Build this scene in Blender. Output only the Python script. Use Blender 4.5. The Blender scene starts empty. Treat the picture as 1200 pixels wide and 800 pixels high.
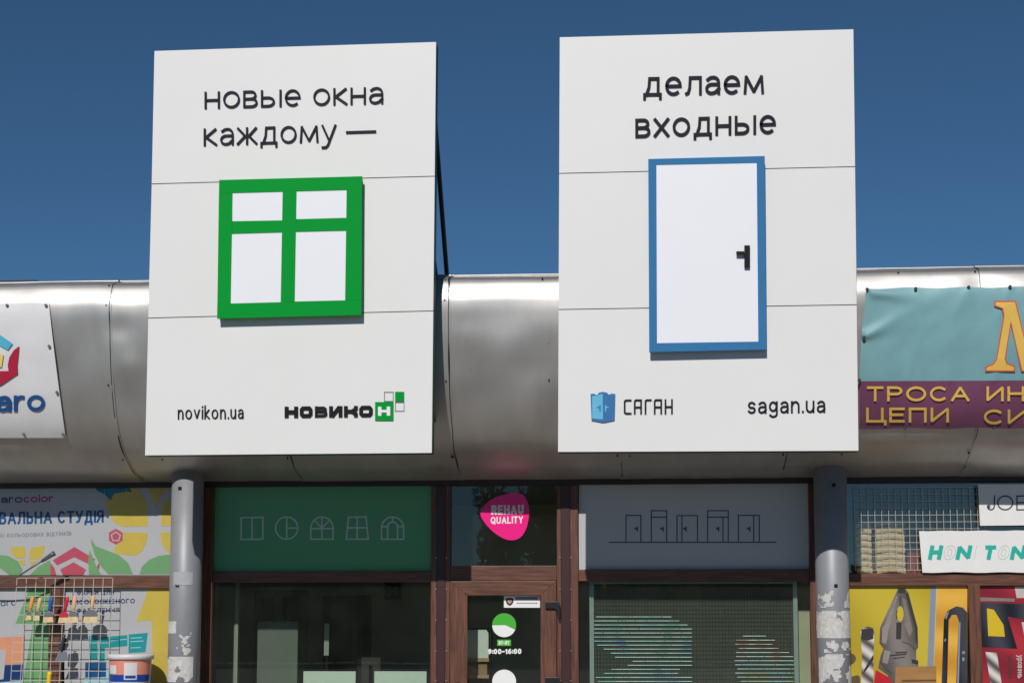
import bpy, bmesh, math, random
from mathutils import Vector, Matrix, noise
random.seed(7)
SC = bpy.context.scene
COL = SC.collection

# ------------------------------------------------------------------ camera
F, PX0, PY0 = 1900.0, 600.0, 514.0            # focal length and principal point in photo pixels (1200 x 800)
YAW, PITCH = math.atan(150 / 1900), math.atan(212 / 1900)
CAM = Vector((0.0, -15.1, 1.6))
cd = bpy.data.cameras.new('camera'); cam = bpy.data.objects.new('camera', cd); COL.objects.link(cam)
cam.location = CAM; cam.rotation_euler = (math.pi / 2 + PITCH, 0, YAW)
cd.sensor_fit = 'HORIZONTAL'; cd.sensor_width = 36; cd.lens = F / 1200 * 36
cd.shift_y = (PY0 - 400) / 1200; cd.clip_start = 0.1; cd.clip_end = 6000
SC.camera = cam

# ------------------------------------------------------------------ sky, sun, exposure
SUN_EL, SUN_AZ = math.radians(36.0), math.radians(7.5)     # azimuth: sun stands behind the camera, a little to its left
w = bpy.data.worlds.new('World'); SC.world = w; w.use_nodes = True
nt = w.node_tree; bg = nt.nodes['Background']
sky = nt.nodes.new('ShaderNodeTexSky'); sky.sky_type = 'NISHITA'; sky.sun_disc = False
sky.sun_elevation = SUN_EL; sky.sun_rotation = math.pi + SUN_AZ
sky.altitude = 4000; sky.air_density = 1.0; sky.dust_density = 0.0; sky.ozone_density = 10.0
tint = nt.nodes.new('ShaderNodeMix'); tint.data_type = 'RGBA'; tint.blend_type = 'MULTIPLY'; tint.inputs[0].default_value = 1; tint.inputs[7].default_value = (1.02, 1.12, .92, 1)
nt.links.new(sky.outputs[0], tint.inputs[6]); nt.links.new(tint.outputs[2], bg.inputs[0]); bg.inputs[1].default_value = 0.06
ld = bpy.data.lights.new('sun', 'SUN'); ld.energy = 3.45; ld.angle = math.radians(0.55); ld.color = (1, 0.965, 0.915)
sun = bpy.data.objects.new('sun', ld); COL.objects.link(sun)
to_sun = Vector((-math.sin(SUN_AZ) * math.cos(SUN_EL), -math.cos(SUN_AZ) * math.cos(SUN_EL), math.sin(SUN_EL)))
sun.rotation_euler = to_sun.to_track_quat('Z', 'Y').to_euler(); sun.location = to_sun * 60
vs = SC.view_settings
vs.view_transform = 'Standard'; vs.look = 'None'; vs.gamma = 1; vs.exposure = 0.0; vs.use_curve_mapping = False
SC.cycles.max_bounces = 8; SC.cycles.transparent_max_bounces = 12

# ------------------------------------------------------------------ pixel -> place
RM = Matrix.Rotation(YAW, 3, 'Z') @ Matrix.Rotation(math.pi / 2 + PITCH, 3, 'X')
def ray(px, py): return RM @ Vector(((px - PX0) / F, -(py - PY0) / F, -1))
def at(px, py, Y):
    d = ray(px, py); t = (Y - CAM.y) / d.y
    return CAM + d * t
def plane(Y): return lambda px, py, off=0: at(px, py, Y - off)
def X(px, Y, py=640): return at(px, py, Y).x
def Z(py, Y, px=600): return at(px, py, Y).z

# canopy cross-section: (photo row at column 590, depth)
PROF = []
for py, Y in ((563.5, -.02), (555.5, -.2), (547.5, -.42), (537.5, -.58), (525, -.74), (508.5, -.87), (486, -.98), (456, -1.07), (424, -1.13),
              (394, -1.175), (368, -1.2), (354, -1.206), (346, -1.202), (340, -1.19), (334, -1.173), (329.5, -1.155), (326.5, -1.13), (324.8, -1.07), (324, -.97), (324.6, -.82)):
    PROF.append((Y, Z(py, Y, 590)))
PROF.append((0.5, PROF[-1][1] - .02))
def smooth_prof(n=6):
    out = []
    P = PROF
    for i in range(len(P) - 1):
        p0, p1, p2, p3 = P[max(i - 1, 0)], P[i], P[i + 1], P[min(i + 2, len(P) - 1)]
        if i == len(P) - 2: out.append(p1); break
        for k in range(n):
            t = k / n
            f = lambda a, b, c, d: .5 * (2 * b + (c - a) * t + (2 * a - 5 * b + 4 * c - d) * t * t + (3 * b - a - 3 * c + d) * t ** 3)
            out.append((f(p0[0], p1[0], p2[0], p3[0]), f(p0[1], p1[1], p2[1], p3[1])))
    out.append(P[-1]); return out
SP = smooth_prof()
def fas(px, py, off=0):                       # the point of the canopy skin seen at a pixel, pulled out towards the street
    d = ray(px, py); best = None
    for (y0, z0), (y1, z1) in zip(SP[:-1], SP[1:]):
        ey, ez = y1 - y0, z1 - z0
        det = d.y * -ez + ey * d.z
        if abs(det) < 1e-9: continue
        t = ((y0 - CAM.y) * -ez + ey * (z0 - CAM.z)) / det
        s = (d.y * (z0 - CAM.z) - d.z * (y0 - CAM.y)) / det
        if -1e-4 <= s <= 1.0001 and t > 0 and (best is None or t < best): best = t
    if best is None: best = (-1.1 - CAM.y) / d.y
    return CAM + d * (best - off / d.y)

# ------------------------------------------------------------------ materials
def lin(c): return c / 12.92 if c <= .04045 else ((c + .055) / 1.055) ** 2.4
def rgb(r, g, b): return (lin(r / 255), lin(g / 255), lin(b / 255), 1)
MATS = {}
def mat(name, c, rough=.6, metal=0, var=.08, scale=6, bump=0, bscale=60, spec=.5, stretch=(1, 1, 1), emit=None, es=0, coat=0):
    m = bpy.data.materials.new(name); m.use_nodes = True; t = m.node_tree; b = t.nodes['Principled BSDF']
    tc = t.nodes.new('ShaderNodeTexCoord'); mp = t.nodes.new('ShaderNodeMapping'); mp.inputs['Scale'].default_value = stretch
    t.links.new(tc.outputs['Object'], mp.inputs[0])
    n = t.nodes.new('ShaderNodeTexNoise'); n.inputs['Scale'].default_value = scale; n.inputs['Detail'].default_value = 8; n.inputs['Roughness'].default_value = .62
    t.links.new(mp.outputs[0], n.inputs[0])
    r = t.nodes.new('ShaderNodeValToRGB'); r.color_ramp.elements[0].position = .3; r.color_ramp.elements[1].position = .7
    r.color_ramp.elements[0].color = tuple(x * (1 - var) for x in c[:3]) + (1,)
    r.color_ramp.elements[1].color = tuple(min(1, x * (1 + var * .6)) for x in c[:3]) + (1,)
    t.links.new(n.outputs['Fac'], r.inputs[0]); t.links.new(r.outputs[0], b.inputs['Base Color'])
    b.inputs['Roughness'].default_value = rough; b.inputs['Metallic'].default_value = metal; b.inputs['Specular IOR Level'].default_value = spec
    b.inputs['Coat Weight'].default_value = coat
    if bump:
        n2 = t.nodes.new('ShaderNodeTexNoise'); n2.inputs['Scale'].default_value = bscale; n2.inputs['Detail'].default_value = 5
        t.links.new(mp.outputs[0], n2.inputs[0])
        bp = t.nodes.new('ShaderNodeBump'); bp.inputs['Strength'].default_value = bump; bp.inputs['Distance'].default_value = .01
        t.links.new(n2.outputs['Fac'], bp.inputs['Height']); t.links.new(bp.outputs[0], b.inputs['Normal'])
    if emit: b.inputs['Emission Color'].default_value = emit; b.inputs['Emission Strength'].default_value = es
    MATS[name] = m; return m
def glass(name, tint, refl, rough=0.0, ior=1.5, dust_haze=.009):
    m = bpy.data.materials.new(name); m.use_nodes = True; t = m.node_tree
    for n in list(t.nodes):
        if n.type == 'BSDF_PRINCIPLED': t.nodes.remove(n)
    out = t.nodes['Material Output']
    tr = t.nodes.new('ShaderNodeBsdfTransparent'); tr.inputs[0].default_value = tint
    gl = t.nodes.new('ShaderNodeBsdfGlossy'); gl.inputs['Roughness'].default_value = rough
    fr = t.nodes.new('ShaderNodeFresnel'); fr.inputs[0].default_value = ior
    ma = t.nodes.new('ShaderNodeMath'); ma.operation = 'MAXIMUM'; ma.inputs[1].default_value = refl
    t.links.new(fr.outputs[0], ma.inputs[0])
    mx = t.nodes.new('ShaderNodeMixShader'); t.links.new(ma.outputs[0], mx.inputs[0]); t.links.new(tr.outputs[0], mx.inputs[1]); t.links.new(gl.outputs[0], mx.inputs[2])
    tc = t.nodes.new('ShaderNodeTexCoord'); n = t.nodes.new('ShaderNodeTexNoise'); n.inputs['Scale'].default_value = 1.4; n.inputs['Detail'].default_value = 1
    bp = t.nodes.new('ShaderNodeBump'); bp.inputs['Strength'].default_value = .02; bp.inputs['Distance'].default_value = .02
    t.links.new(tc.outputs['Object'], n.inputs[0]); t.links.new(n.outputs['Fac'], bp.inputs['Height']); t.links.new(bp.outputs[0], gl.inputs['Normal'])
    # faint diffuse dusty haze, added to brighten the dark panes
    df = t.nodes.new('ShaderNodeBsdfDiffuse'); df.inputs[0].default_value = (.46, .47, .42, 1)
    n3 = t.nodes.new('ShaderNodeTexNoise'); n3.inputs['Scale'].default_value = 3; n3.inputs['Detail'].default_value = 6; t.links.new(tc.outputs['Object'], n3.inputs[0])
    mr = t.nodes.new('ShaderNodeMapRange'); mr.inputs[1].default_value = .3; mr.inputs[2].default_value = .75; mr.inputs[3].default_value = dust_haze * .5; mr.inputs[4].default_value = dust_haze * 1.6; t.links.new(n3.outputs['Fac'], mr.inputs[0])
    m2 = t.nodes.new('ShaderNodeMixShader'); t.links.new(mr.outputs[0], m2.inputs[0]); t.links.new(mx.outputs[0], m2.inputs[1]); t.links.new(df.outputs[0], m2.inputs[2])
    t.links.new(m2.outputs[0], out.inputs[0]); MATS[name] = m; return m

def flat(name, r, g, b, **k): return mat(name, rgb(r, g, b), **k)
flat('cladding', 223, 221, 219, rough=.45, var=.018, scale=1.5, spec=.35)
flat('emblem_white', 232, 231, 236, rough=.35, var=.015, scale=2)
flat('edge_green', 18, 92, 48, rough=.5)
flat('edge_dark', 60, 62, 66, rough=.5)
flat('letter_navy', 16, 16, 32, rough=.6, spec=.2)
flat('letter_black', 10, 10, 14, rough=.6, spec=.2)
flat('green', 0, 147, 52, spec=.06, rough=.55, var=.03, scale=2)
flat('blue', 56, 116, 164, spec=.06, rough=.55, var=.04, scale=2)
flat('logo_light_blue', 92, 178, 212, rough=.4); flat('logo_blue', 36, 104, 160, rough=.4)
flat('hairline', 110, 108, 112, rough=.5)
flat('dark_metal', 42, 44, 50, rough=.5, metal=.3)
flat('black_plastic', 16, 15, 16, rough=.4)
flat('dark_hole', 6, 6, 6, rough=.9)
flat('banner_white', 218, 216, 217, rough=.5, var=.05, scale=3, bump=.15, bscale=5)
flat('banner_blue', 22, 78, 140, rough=.5); flat('banner_sky', 82, 176, 205, rough=.5)
flat('banner_red', 176, 22, 58, rough=.5); flat('banner_yellow', 240, 205, 110, rough=.5)
flat('banner_teal', 120, 166, 172, rough=.55, var=.13, scale=2.2, bump=.12, bscale=4)
flat('banner_purple', 118, 66, 96, rough=.55, var=.13, scale=3)
flat('banner_gold', 230, 186, 88, rough=.55, var=.06, scale=5); flat('banner_outline', 205, 96, 74, rough=.55)
flat('vinyl_white', 172, 172, 174, rough=.3, var=.05, scale=2)
flat('vinyl_yellow', 190, 168, 72, rough=.3, var=.06); flat('vinyl_green', 108, 154, 104, rough=.3, var=.06)
flat('vinyl_red', 178, 76, 92, rough=.3, var=.06); flat('vinyl_teal', 16, 112, 136, rough=.3)
flat('vinyl_ink', 24, 76, 122, rough=.3); flat('vinyl_grey', 122, 124, 136, rough=.3); flat('vinyl_magenta', 168, 40, 92, rough=.3)
flat('vinyl_charcoal', 66, 72, 88, rough=.3)
flat('vinyl_orange', 206, 142, 108, rough=.3); flat('vinyl_navy', 24, 52, 102, rough=.3)
flat('pack_teal', 28, 140, 142, rough=.3); flat('pack_pale', 150, 192, 206, rough=.3)
flat('film_green', 84, 152, 100, rough=.25, var=.04, scale=1); flat('film_white', 184, 186, 186, rough=.25, var=.04, scale=1)
flat('film_line', 178, 196, 190, rough=.3); flat('film_navy', 36, 56, 74, rough=.3)
flat('magenta', 238, 22, 130, rough=.3, var=.02); flat('sticker_white', 232, 232, 230, rough=.35, var=.02); flat('sticker_green', 72, 172, 52, rough=.35, var=.02)
flat('tool_yellow', 208, 178, 36, rough=.3, var=.07, scale=3); flat('tool_orange', 212, 158, 48, rough=.3, var=.1, scale=4, stretch=(1, 1, .3))
flat('tool_grey', 128, 118, 112, rough=.35, var=.2, scale=9); flat('tool_dark', 58, 52, 52, rough=.35, var=.15); flat('tool_light', 190, 184, 176, rough=.35, var=.15)
flat('tool_mid', 142, 134, 128, rough=.35, var=.2, scale=9)
flat('tool_red', 184, 32, 48, rough=.3, var=.1); flat('tool_strip', 132, 142, 154, rough=.3, var=.08); flat('tool_black', 34, 34, 42, rough=.3, var=.15)
flat('tool_wood', 160, 118, 68, rough=.4, var=.25, scale=14, stretch=(.15, 1, 1))
flat('tool_shade', 96, 74, 46, rough=.4)
def banded(name, c0, c1, scale, rot, dist=2.0):
    m = bpy.data.materials.new(name); m.use_nodes = True; t = m.node_tree; b = t.nodes['Principled BSDF']
    tc = t.nodes.new('ShaderNodeTexCoord'); mp = t.nodes.new('ShaderNodeMapping'); mp.inputs['Rotation'].default_value = (0, math.radians(rot), 0)
    wv = t.nodes.new('ShaderNodeTexWave'); wv.inputs['Scale'].default_value = scale; wv.inputs['Distortion'].default_value = dist; wv.inputs['Detail'].default_value = 3; wv.inputs['Detail Scale'].default_value = 1.5
    r = t.nodes.new('ShaderNodeValToRGB'); r.color_ramp.elements[0].color = c0; r.color_ramp.elements[1].color = c1
    t.links.new(tc.outputs['Object'], mp.inputs[0]); t.links.new(mp.outputs[0], wv.inputs[0]); t.links.new(wv.outputs['Fac'], r.inputs[0]); t.links.new(r.outputs[0], b.inputs['Base Color'])
    b.inputs['Roughness'].default_value = .32; MATS[name] = m
banded('print_pliers', rgb(88, 80, 77), rgb(128, 120, 115), .9, 12); banded('print_drill', rgb(84, 78, 76), rgb(212, 206, 198), 2.6, 52, .8); banded('print_black', rgb(24, 24, 32), rgb(62, 62, 72), 1.1, 8)
banded('print_yellow', rgb(174, 152, 34), rgb(194, 172, 52), .35, 35, 3); banded('print_red', rgb(126, 28, 42), rgb(172, 44, 56), .6, 60, 3); banded('print_orange', rgb(198, 140, 40), rgb(222, 172, 66), .8, 80, 3)
flat('board_white', 222, 221, 219, rough=.5, var=.03); flat('board_teal', 18, 168, 152, rough=.5, var=.04); flat('board_ink', 34, 42, 66, rough=.5); flat('board_line', 186, 190, 192, rough=.5)
flat('column_paint', 142, 143, 147, rough=.48, metal=.12, var=.1, scale=5, bump=.06, bscale=40)
flat('paper', 198, 196, 192, rough=.85, var=.22, scale=30, bump=.2, bscale=60); flat('tape', 172, 172, 174, rough=.35, var=.06)
flat('frame_channel', 66, 42, 42, rough=.35, metal=.15, var=.1); flat('frame_head', 44, 30, 26, rough=.5)
flat('screw', 200, 200, 200, rough=.3, metal=.8)
flat('wall_plaster', 150, 146, 138, rough=.9, var=.1, scale=3, bump=.2)
flat('room_wall', 188, 188, 176, rough=.9, var=.08, scale=2); flat('room_floor', 140, 130, 118, rough=.5); flat('room_ceiling', 150, 150, 142, rough=.9)
flat('pvc_white', 158, 160, 152, rough=.4); flat('cabinet_grey', 106, 112, 104, rough=.5, var=.05); flat('board_mint', 208, 220, 210, rough=.5, var=.03); flat('panel_sage', 100, 112, 102, rough=.6)
flat('dark_board', 20, 26, 24, rough=.5); flat('dark_frame', 48, 45, 42, rough=.6); flat('pale_wall', 190, 184, 160, rough=.7)
flat('screen_frame', 178, 188, 190, rough=.35, metal=.4); flat('wire', 206, 202, 192, rough=.35, metal=.2, var=.15, scale=20)
flat('brush_tan', 226, 176, 124, rough=.5); flat('brush_orange', 232, 152, 62, rough=.5); flat('brush_blue', 24, 92, 168, rough=.4); flat('brush_red', 196, 32, 52, rough=.4)
flat('ferrule', 168, 164, 158, rough=.3, metal=.8); flat('bristle', 214, 190, 146, rough=.9, var=.25, scale=60, stretch=(1, 1, .1))
flat('steel', 200, 200, 202, rough=.25, metal=.85); flat('tool_handle', 52, 52, 56, rough=.5); flat('yellow_plastic', 232, 192, 20, rough=.4)
flat('bucket_white', 214, 212, 210, rough=.4); flat('bucket_pink', 226, 142, 122, rough=.4, var=.12, scale=9); flat('bucket_blue', 18, 62, 150, rough=.4)
flat('lamp_grey', 98, 98, 100, rough=.4, metal=.3)
flat('asphalt', 66, 65, 64, rough=.9, var=.25, scale=12, bump=.4, bscale=120); flat('paving', 150, 143, 133, rough=.85, var=.15, scale=2, bump=.2); flat('kerb_stone', 150, 148, 142, rough=.85, bump=.2)
flat('bark', 84, 70, 56, rough=.9, var=.3, scale=20, bump=.5); flat('leaf_dark', 58, 84, 34, rough=.6, var=.35, scale=3); flat('leaf_light', 84, 106, 44, rough=.6, var=.3, scale=3)
flat('tower_wall', 206, 190, 164, rough=.9, var=.06, scale=.05); flat('tower_balcony', 222, 206, 178, rough=.9, var=.05, scale=.1); flat('tower_dark', 92, 70, 62, rough=.6); flat('tower_roof', 235, 232, 226, rough=.8); flat('brick_red', 150, 84, 72, rough=.9)
flat('tower_glass', 70, 76, 80, rough=.2)
glass('pane_clear', (.88, .92, .88, 1), .04); glass('pane_street', (.92, .93, .9, 1), .09); glass('pane_dark', (.5, .55, .53, 1), .085)
flat('emboss', 200, 200, 200)

def grain(name, c0, c1):
    m = bpy.data.materials.new(name); m.use_nodes = True; t = m.node_tree; b = t.nodes['Principled BSDF']
    tc = t.nodes.new('ShaderNodeTexCoord'); mp = t.nodes.new('ShaderNodeMapping'); mp.inputs['Scale'].default_value = (26, 26, 1.6) if name.endswith('upright') else (1.6, 26, 26)
    n = t.nodes.new('ShaderNodeTexNoise'); n.inputs['Scale'].default_value = 2.2; n.inputs['Detail'].default_value = 6; n.inputs['Distortion'].default_value = .6
    r = t.nodes.new('ShaderNodeValToRGB'); r.color_ramp.elements[0].position = .36; r.color_ramp.elements[1].position = .66
    r.color_ramp.elements[0].color = c0; r.color_ramp.elements[1].color = c1
    t.links.new(tc.outputs['Object'], mp.inputs[0]); t.links.new(mp.outputs[0], n.inputs[0]); t.links.new(n.outputs['Fac'], r.inputs[0]); t.links.new(r.outputs[0], b.inputs['Base Color'])
    b.inputs['Roughness'].default_value = .42; MATS[name] = m
grain('wood_upright', rgb(76, 46, 33), rgb(112, 70, 50)); grain('wood_level', rgb(76, 46, 33), rgb(112, 70, 50))

def canopy_metal():
    m = bpy.data.materials.new('canopy_metal'); m.use_nodes = True; t = m.node_tree; b = t.nodes['Principled BSDF']
    tc = t.nodes.new('ShaderNodeTexCoord')
    def nz(sc, st, det=6):
        mp = t.nodes.new('ShaderNodeMapping'); mp.inputs['Scale'].default_value = st; t.links.new(tc.outputs['Object'], mp.inputs[0])
        n = t.nodes.new('ShaderNodeTexNoise'); n.inputs['Scale'].default_value = sc; n.inputs['Detail'].default_value = det; t.links.new(mp.outputs[0], n.inputs[0]); return n
    a, s, v = nz(2.0, (1, 1, 1)), nz(2.4, (2.2, 1, .6)), nz(34, (1, 1, 1), 2)
    r = t.nodes.new('ShaderNodeValToRGB'); r.color_ramp.elements[0].position = .35; r.color_ramp.elements[1].position = .7
    r.color_ramp.elements[0].color = rgb(176, 173, 170); r.color_ramp.elements[1].color = rgb(187, 184, 181)
    t.links.new(s.outputs['Fac'], r.inputs[0])
    r2 = t.nodes.new('ShaderNodeValToRGB'); r2.color_ramp.elements[0].position = .75; r2.color_ramp.elements[1].position = .79
    r2.color_ramp.elements[0].color = (0, 0, 0, 1); r2.color_ramp.elements[1].color = (1, 1, 1, 1)
    t.links.new(v.outputs['Fac'], r2.inputs[0])
    mx = t.nodes.new('ShaderNodeMix'); mx.data_type = 'RGBA'; mx.inputs[7].default_value = rgb(106, 84, 70)
    t.links.new(r2.outputs[0], mx.inputs[0]); t.links.new(r.outputs[0], mx.inputs[6]); t.links.new(mx.outputs[2], b.inputs['Base Color'])
    rr = t.nodes.new('ShaderNodeMapRange'); rr.inputs[3].default_value = .4; rr.inputs[4].default_value = .52
    t.links.new(a.outputs['Fac'], rr.inputs[0]); t.links.new(rr.outputs[0], b.inputs['Roughness'])
    b.inputs['Metallic'].default_value = .74
    MATS['canopy_metal'] = m
canopy_metal()

def led_mat(name, stops):
    m = bpy.data.materials.new(name); m.use_nodes = True; t = m.node_tree; b = t.nodes['Principled BSDF']
    tc = t.nodes.new('ShaderNodeTexCoord'); n = t.nodes.new('ShaderNodeTexNoise'); n.inputs['Scale'].default_value = 3.4; n.inputs['Detail'].default_value = 3
    t.links.new(tc.outputs['Object'], n.inputs[0]); r = t.nodes.new('ShaderNodeValToRGB'); r.color_ramp.elements.remove(r.color_ramp.elements[1])
    for i, (p, c) in enumerate(stops):
        e = r.color_ramp.elements[0] if i == 0 else r.color_ramp.elements.new(p)
        e.position = p; e.color = c
    t.links.new(n.outputs['Fac'], r.inputs[0]); t.links.new(r.outputs[0], b.inputs['Emission Color'])
    b.inputs['Base Color'].default_value = rgb(60, 70, 68); b.inputs['Emission Strength'].default_value = 1.05
    MATS[name] = m
led_mat('led_cool', [(.3, rgb(70, 110, 190)), (.42, rgb(150, 205, 205)), (.52, rgb(195, 215, 210)), (.62, rgb(120, 190, 165)), (.75, rgb(150, 215, 200))])
led_mat('led_warm', [(.3, rgb(190, 90, 70)), (.42, rgb(205, 215, 205)), (.55, rgb(150, 205, 210)), (.64, rgb(190, 190, 120)), (.75, rgb(120, 190, 210))])

# ------------------------------------------------------------------ mesh helpers
ORG = {}
class MB:
    def __init__(s): s.v, s.f = [], []
    def add(s, vs, fs):
        o = len(s.v); s.v += [Vector(v) for v in vs]; s.f += [tuple(i + o for i in f) for f in fs]; return s
    def box(s, x0, x1, y0, y1, z0, z1):
        return s.add([(x0, y0, z0), (x1, y0, z0), (x1, y1, z0), (x0, y1, z0), (x0, y0, z1), (x1, y0, z1), (x1, y1, z1), (x0, y1, z1)],
                     [(0, 3, 2, 1), (4, 5, 6, 7), (0, 1, 5, 4), (1, 2, 6, 5), (2, 3, 7, 6), (3, 0, 4, 7)])
    def poly(s, pts, mp, t, base=0):            # photo-pixel outline laid on a surface and given a thickness
        n = len(pts)
        a = sum(pts[i][0] * pts[(i + 1) % n][1] - pts[(i + 1) % n][0] * pts[i][1] for i in range(n))
        if a > 0: pts = pts[::-1]
        fr = [mp(x, y, base + t) for x, y in pts]; bk = [mp(x, y, base) for x, y in pts]
        fs = [tuple(range(n)), tuple(range(2 * n - 1, n - 1, -1))] + [(i, i + n, (i + 1) % n + n, (i + 1) % n) for i in range(n)]
        return s.add(fr + bk, fs)
    def strip(s, L, R, mp, t, base=0, closed=False):
        n = len(L); P = []
        for (a, b) in zip(L, R): P += [mp(a[0], a[1], base + t), mp(b[0], b[1], base + t), mp(a[0], a[1], base), mp(b[0], b[1], base)]
        fs = []
        for i in range(n if closed else n - 1):
            a, b = 4 * i, 4 * ((i + 1) % n)
            fs += [(a, a + 1, b + 1, b), (a, b, b + 2, a + 2), (a + 1, a + 3, b + 3, b + 1), (a + 2, b + 2, b + 3, a + 3)]
        if not closed: e = 4 * (n - 1); fs += [(0, 2, 3, 1), (e, e + 1, e + 3, e + 2)]
        return s.add(P, fs)
    def tube(s, pts, r, n=8, r1=None):
        pts = [Vector(p) for p in pts]; m = len(pts); vs = []; fs = []
        for i, p in enumerate(pts):
            d = (pts[min(i + 1, m - 1)] - pts[max(i - 1, 0)]).normalized()
            u = d.orthogonal().normalized(); q = d.cross(u); rr = r if r1 is None else r + (r1 - r) * i / (m - 1)
            vs += [p + (u * math.cos(k * 2 * math.pi / n) + q * math.sin(k * 2 * math.pi / n)) * rr for k in range(n)]
        for i in range(m - 1): fs += [(i * n + k, i * n + (k + 1) % n, (i + 1) * n + (k + 1) % n, (i + 1) * n + k) for k in range(n)]
        fs += [tuple(range(n - 1, -1, -1)), tuple((m - 1) * n + k for k in range(n))]
        return s.add(vs, fs)
    def lathe(s, c, prof, n=28):
        c = Vector(c); vs = []; fs = []
        for r, z in prof: vs += [c + Vector((r * math.cos(k * 2 * math.pi / n), r * math.sin(k * 2 * math.pi / n), z)) for k in range(n)]
        for i in range(len(prof) - 1): fs += [(i * n + k, i * n + (k + 1) % n, (i + 1) * n + (k + 1) % n, (i + 1) * n + k) for k in range(n)]
        fs += [tuple(range(n - 1, -1, -1)), tuple((len(prof) - 1) * n + k for k in range(n))]
        return s.add(vs, fs)
    def build(s, name, material, parent=None, smooth=False, label=None, bevel=0, fixn=False):
        if parent is not None: o = ORG[parent.name]
        else:
            xs = [v.x for v in s.v]; ys = [v.y for v in s.v]; zs = [v.z for v in s.v]
            o = Vector(((min(xs) + max(xs)) / 2, (min(ys) + max(ys)) / 2, min(zs)))
        me = bpy.data.meshes.new(name); me.from_pydata([tuple(v - o) for v in s.v], [], s.f); me.materials.append(MATS[material])
        if fixn:
            bm = bmesh.new(); bm.from_mesh(me); bmesh.ops.recalc_face_normals(bm, faces=bm.faces); bm.to_mesh(me); bm.free()
        if smooth:
            for p in me.polygons: p.use_smooth = True
        ob = bpy.data.objects.new(name, me); COL.objects.link(ob)
        if parent is not None: ob.parent = parent
        else: ob.location = o
        ORG[ob.name] = o
        if bevel:
            b = ob.modifiers.new('bevel', 'BEVEL'); b.width = bevel; b.segments = 2; b.limit_method = 'ANGLE'
        if label: ob['label'] = label
        return ob
def thing(name, loc, label, cat, group=None):
    o = bpy.data.objects.new(name, None); COL.objects.link(o); o.location = loc; o.empty_display_size = .2
    ORG[o.name] = Vector(loc); return tag(o, label, cat, group)
def tag(o, label, cat, group=None):
    o['label'] = label; o['category'] = cat
    if group: o['group'] = group
    return o
def struct(o): o['kind'] = 'structure'; return o
def stuff(o): o['kind'] = 'stuff'; return o
def rect(x0, y0, x1, y1): return [(x0, y0), (x1, y0), (x1, y1), (x0, y1)]
def circ(cx, cy, r, n=40, a0=0, a1=360, ry=None): return [(cx + r * math.cos(math.radians(a0 + (a1 - a0) * i / n)), cy + (ry or r) * math.sin(math.radians(a0 + (a1 - a0) * i / n))) for i in range(n if a1 - a0 == 360 else n + 1)]
def zo(pts, ox, oy, k): return [(ox + x / k, oy + y / k) for x, y in pts]     # points read off an enlarged crop
def rounded(pts, n=5, it=3):                     # corner cutting: soft organic outlines
    for _ in range(it):
        q = []
        for i in range(len(pts)):
            a, b = pts[i], pts[(i + 1) % len(pts)]
            q += [(a[0] * .75 + b[0] * .25, a[1] * .75 + b[1] * .25), (a[0] * .25 + b[0] * .75, a[1] * .25 + b[1] * .75)]
        pts = q
    return pts
def offset_line(pts, hw, closed):
    n = len(pts); L, R = [], []
    for i in range(n):
        if closed: p0, p1, p2 = pts[i - 1], pts[i], pts[(i + 1) % n]
        else: p0, p1, p2 = pts[max(i - 1, 0)], pts[i], pts[min(i + 1, n - 1)]
        d1 = Vector((p1[0] - p0[0], p1[1] - p0[1])); d2 = Vector((p2[0] - p1[0], p2[1] - p1[1]))
        if d1.length < 1e-9: d1 = d2
        if d2.length < 1e-9: d2 = d1
        d1.normalize(); d2.normalize(); n1 = Vector((-d1.y, d1.x)); n2 = Vector((-d2.y, d2.x)); m = n1 + n2
        if m.length < .3: m = n1
        m.normalize(); k = hw / max(.45, m.dot(n1))
        L.append((p1[0] + m.x * k, p1[1] + m.y * k)); R.append((p1[0] - m.x * k, p1[1] - m.y * k))
    return L, R
def stroke(mb, pts, wd, mp, t, base=0, closed=False, cap=True):
    pts = [tuple(p) for p in pts]
    if cap and not closed:
        a = Vector((pts[0][0] - pts[1][0], pts[0][1] - pts[1][1])).normalized() * wd / 2; b = Vector((pts[-1][0] - pts[-2][0], pts[-1][1] - pts[-2][1])).normalized() * wd / 2
        pts[0] = (pts[0][0] + a.x, pts[0][1] + a.y); pts[-1] = (pts[-1][0] + b.x, pts[-1][1] + b.y)
    if not closed:
        run = [pts[0]]; k = 0
        for i in range(1, len(pts) - 1):
            run.append(pts[i]); a = Vector((pts[i][0] - pts[i - 1][0], pts[i][1] - pts[i - 1][1])); b = Vector((pts[i + 1][0] - pts[i][0], pts[i + 1][1] - pts[i][1]))
            if a.length > 1e-6 and b.length > 1e-6 and a.normalized().dot(b.normalized()) < -.25:
                a = a.normalized() * wd * .2; b = b.normalized() * wd * .2
                run[-1] = (pts[i][0] + a.x, pts[i][1] + a.y)
                L, R = offset_line(run, wd / 2, False); mb.strip(R, L, mp, t + k * .0002, base); k += 1
                run = [(pts[i][0] - b.x, pts[i][1] - b.y)]
        run.append(pts[-1]); L, R = offset_line(run, wd / 2, False); mb.strip(R, L, mp, t + k * .0002, base); return
    L, R = offset_line(pts, wd / 2, closed)
    mb.strip(R, L, mp, t, base, closed)

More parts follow.
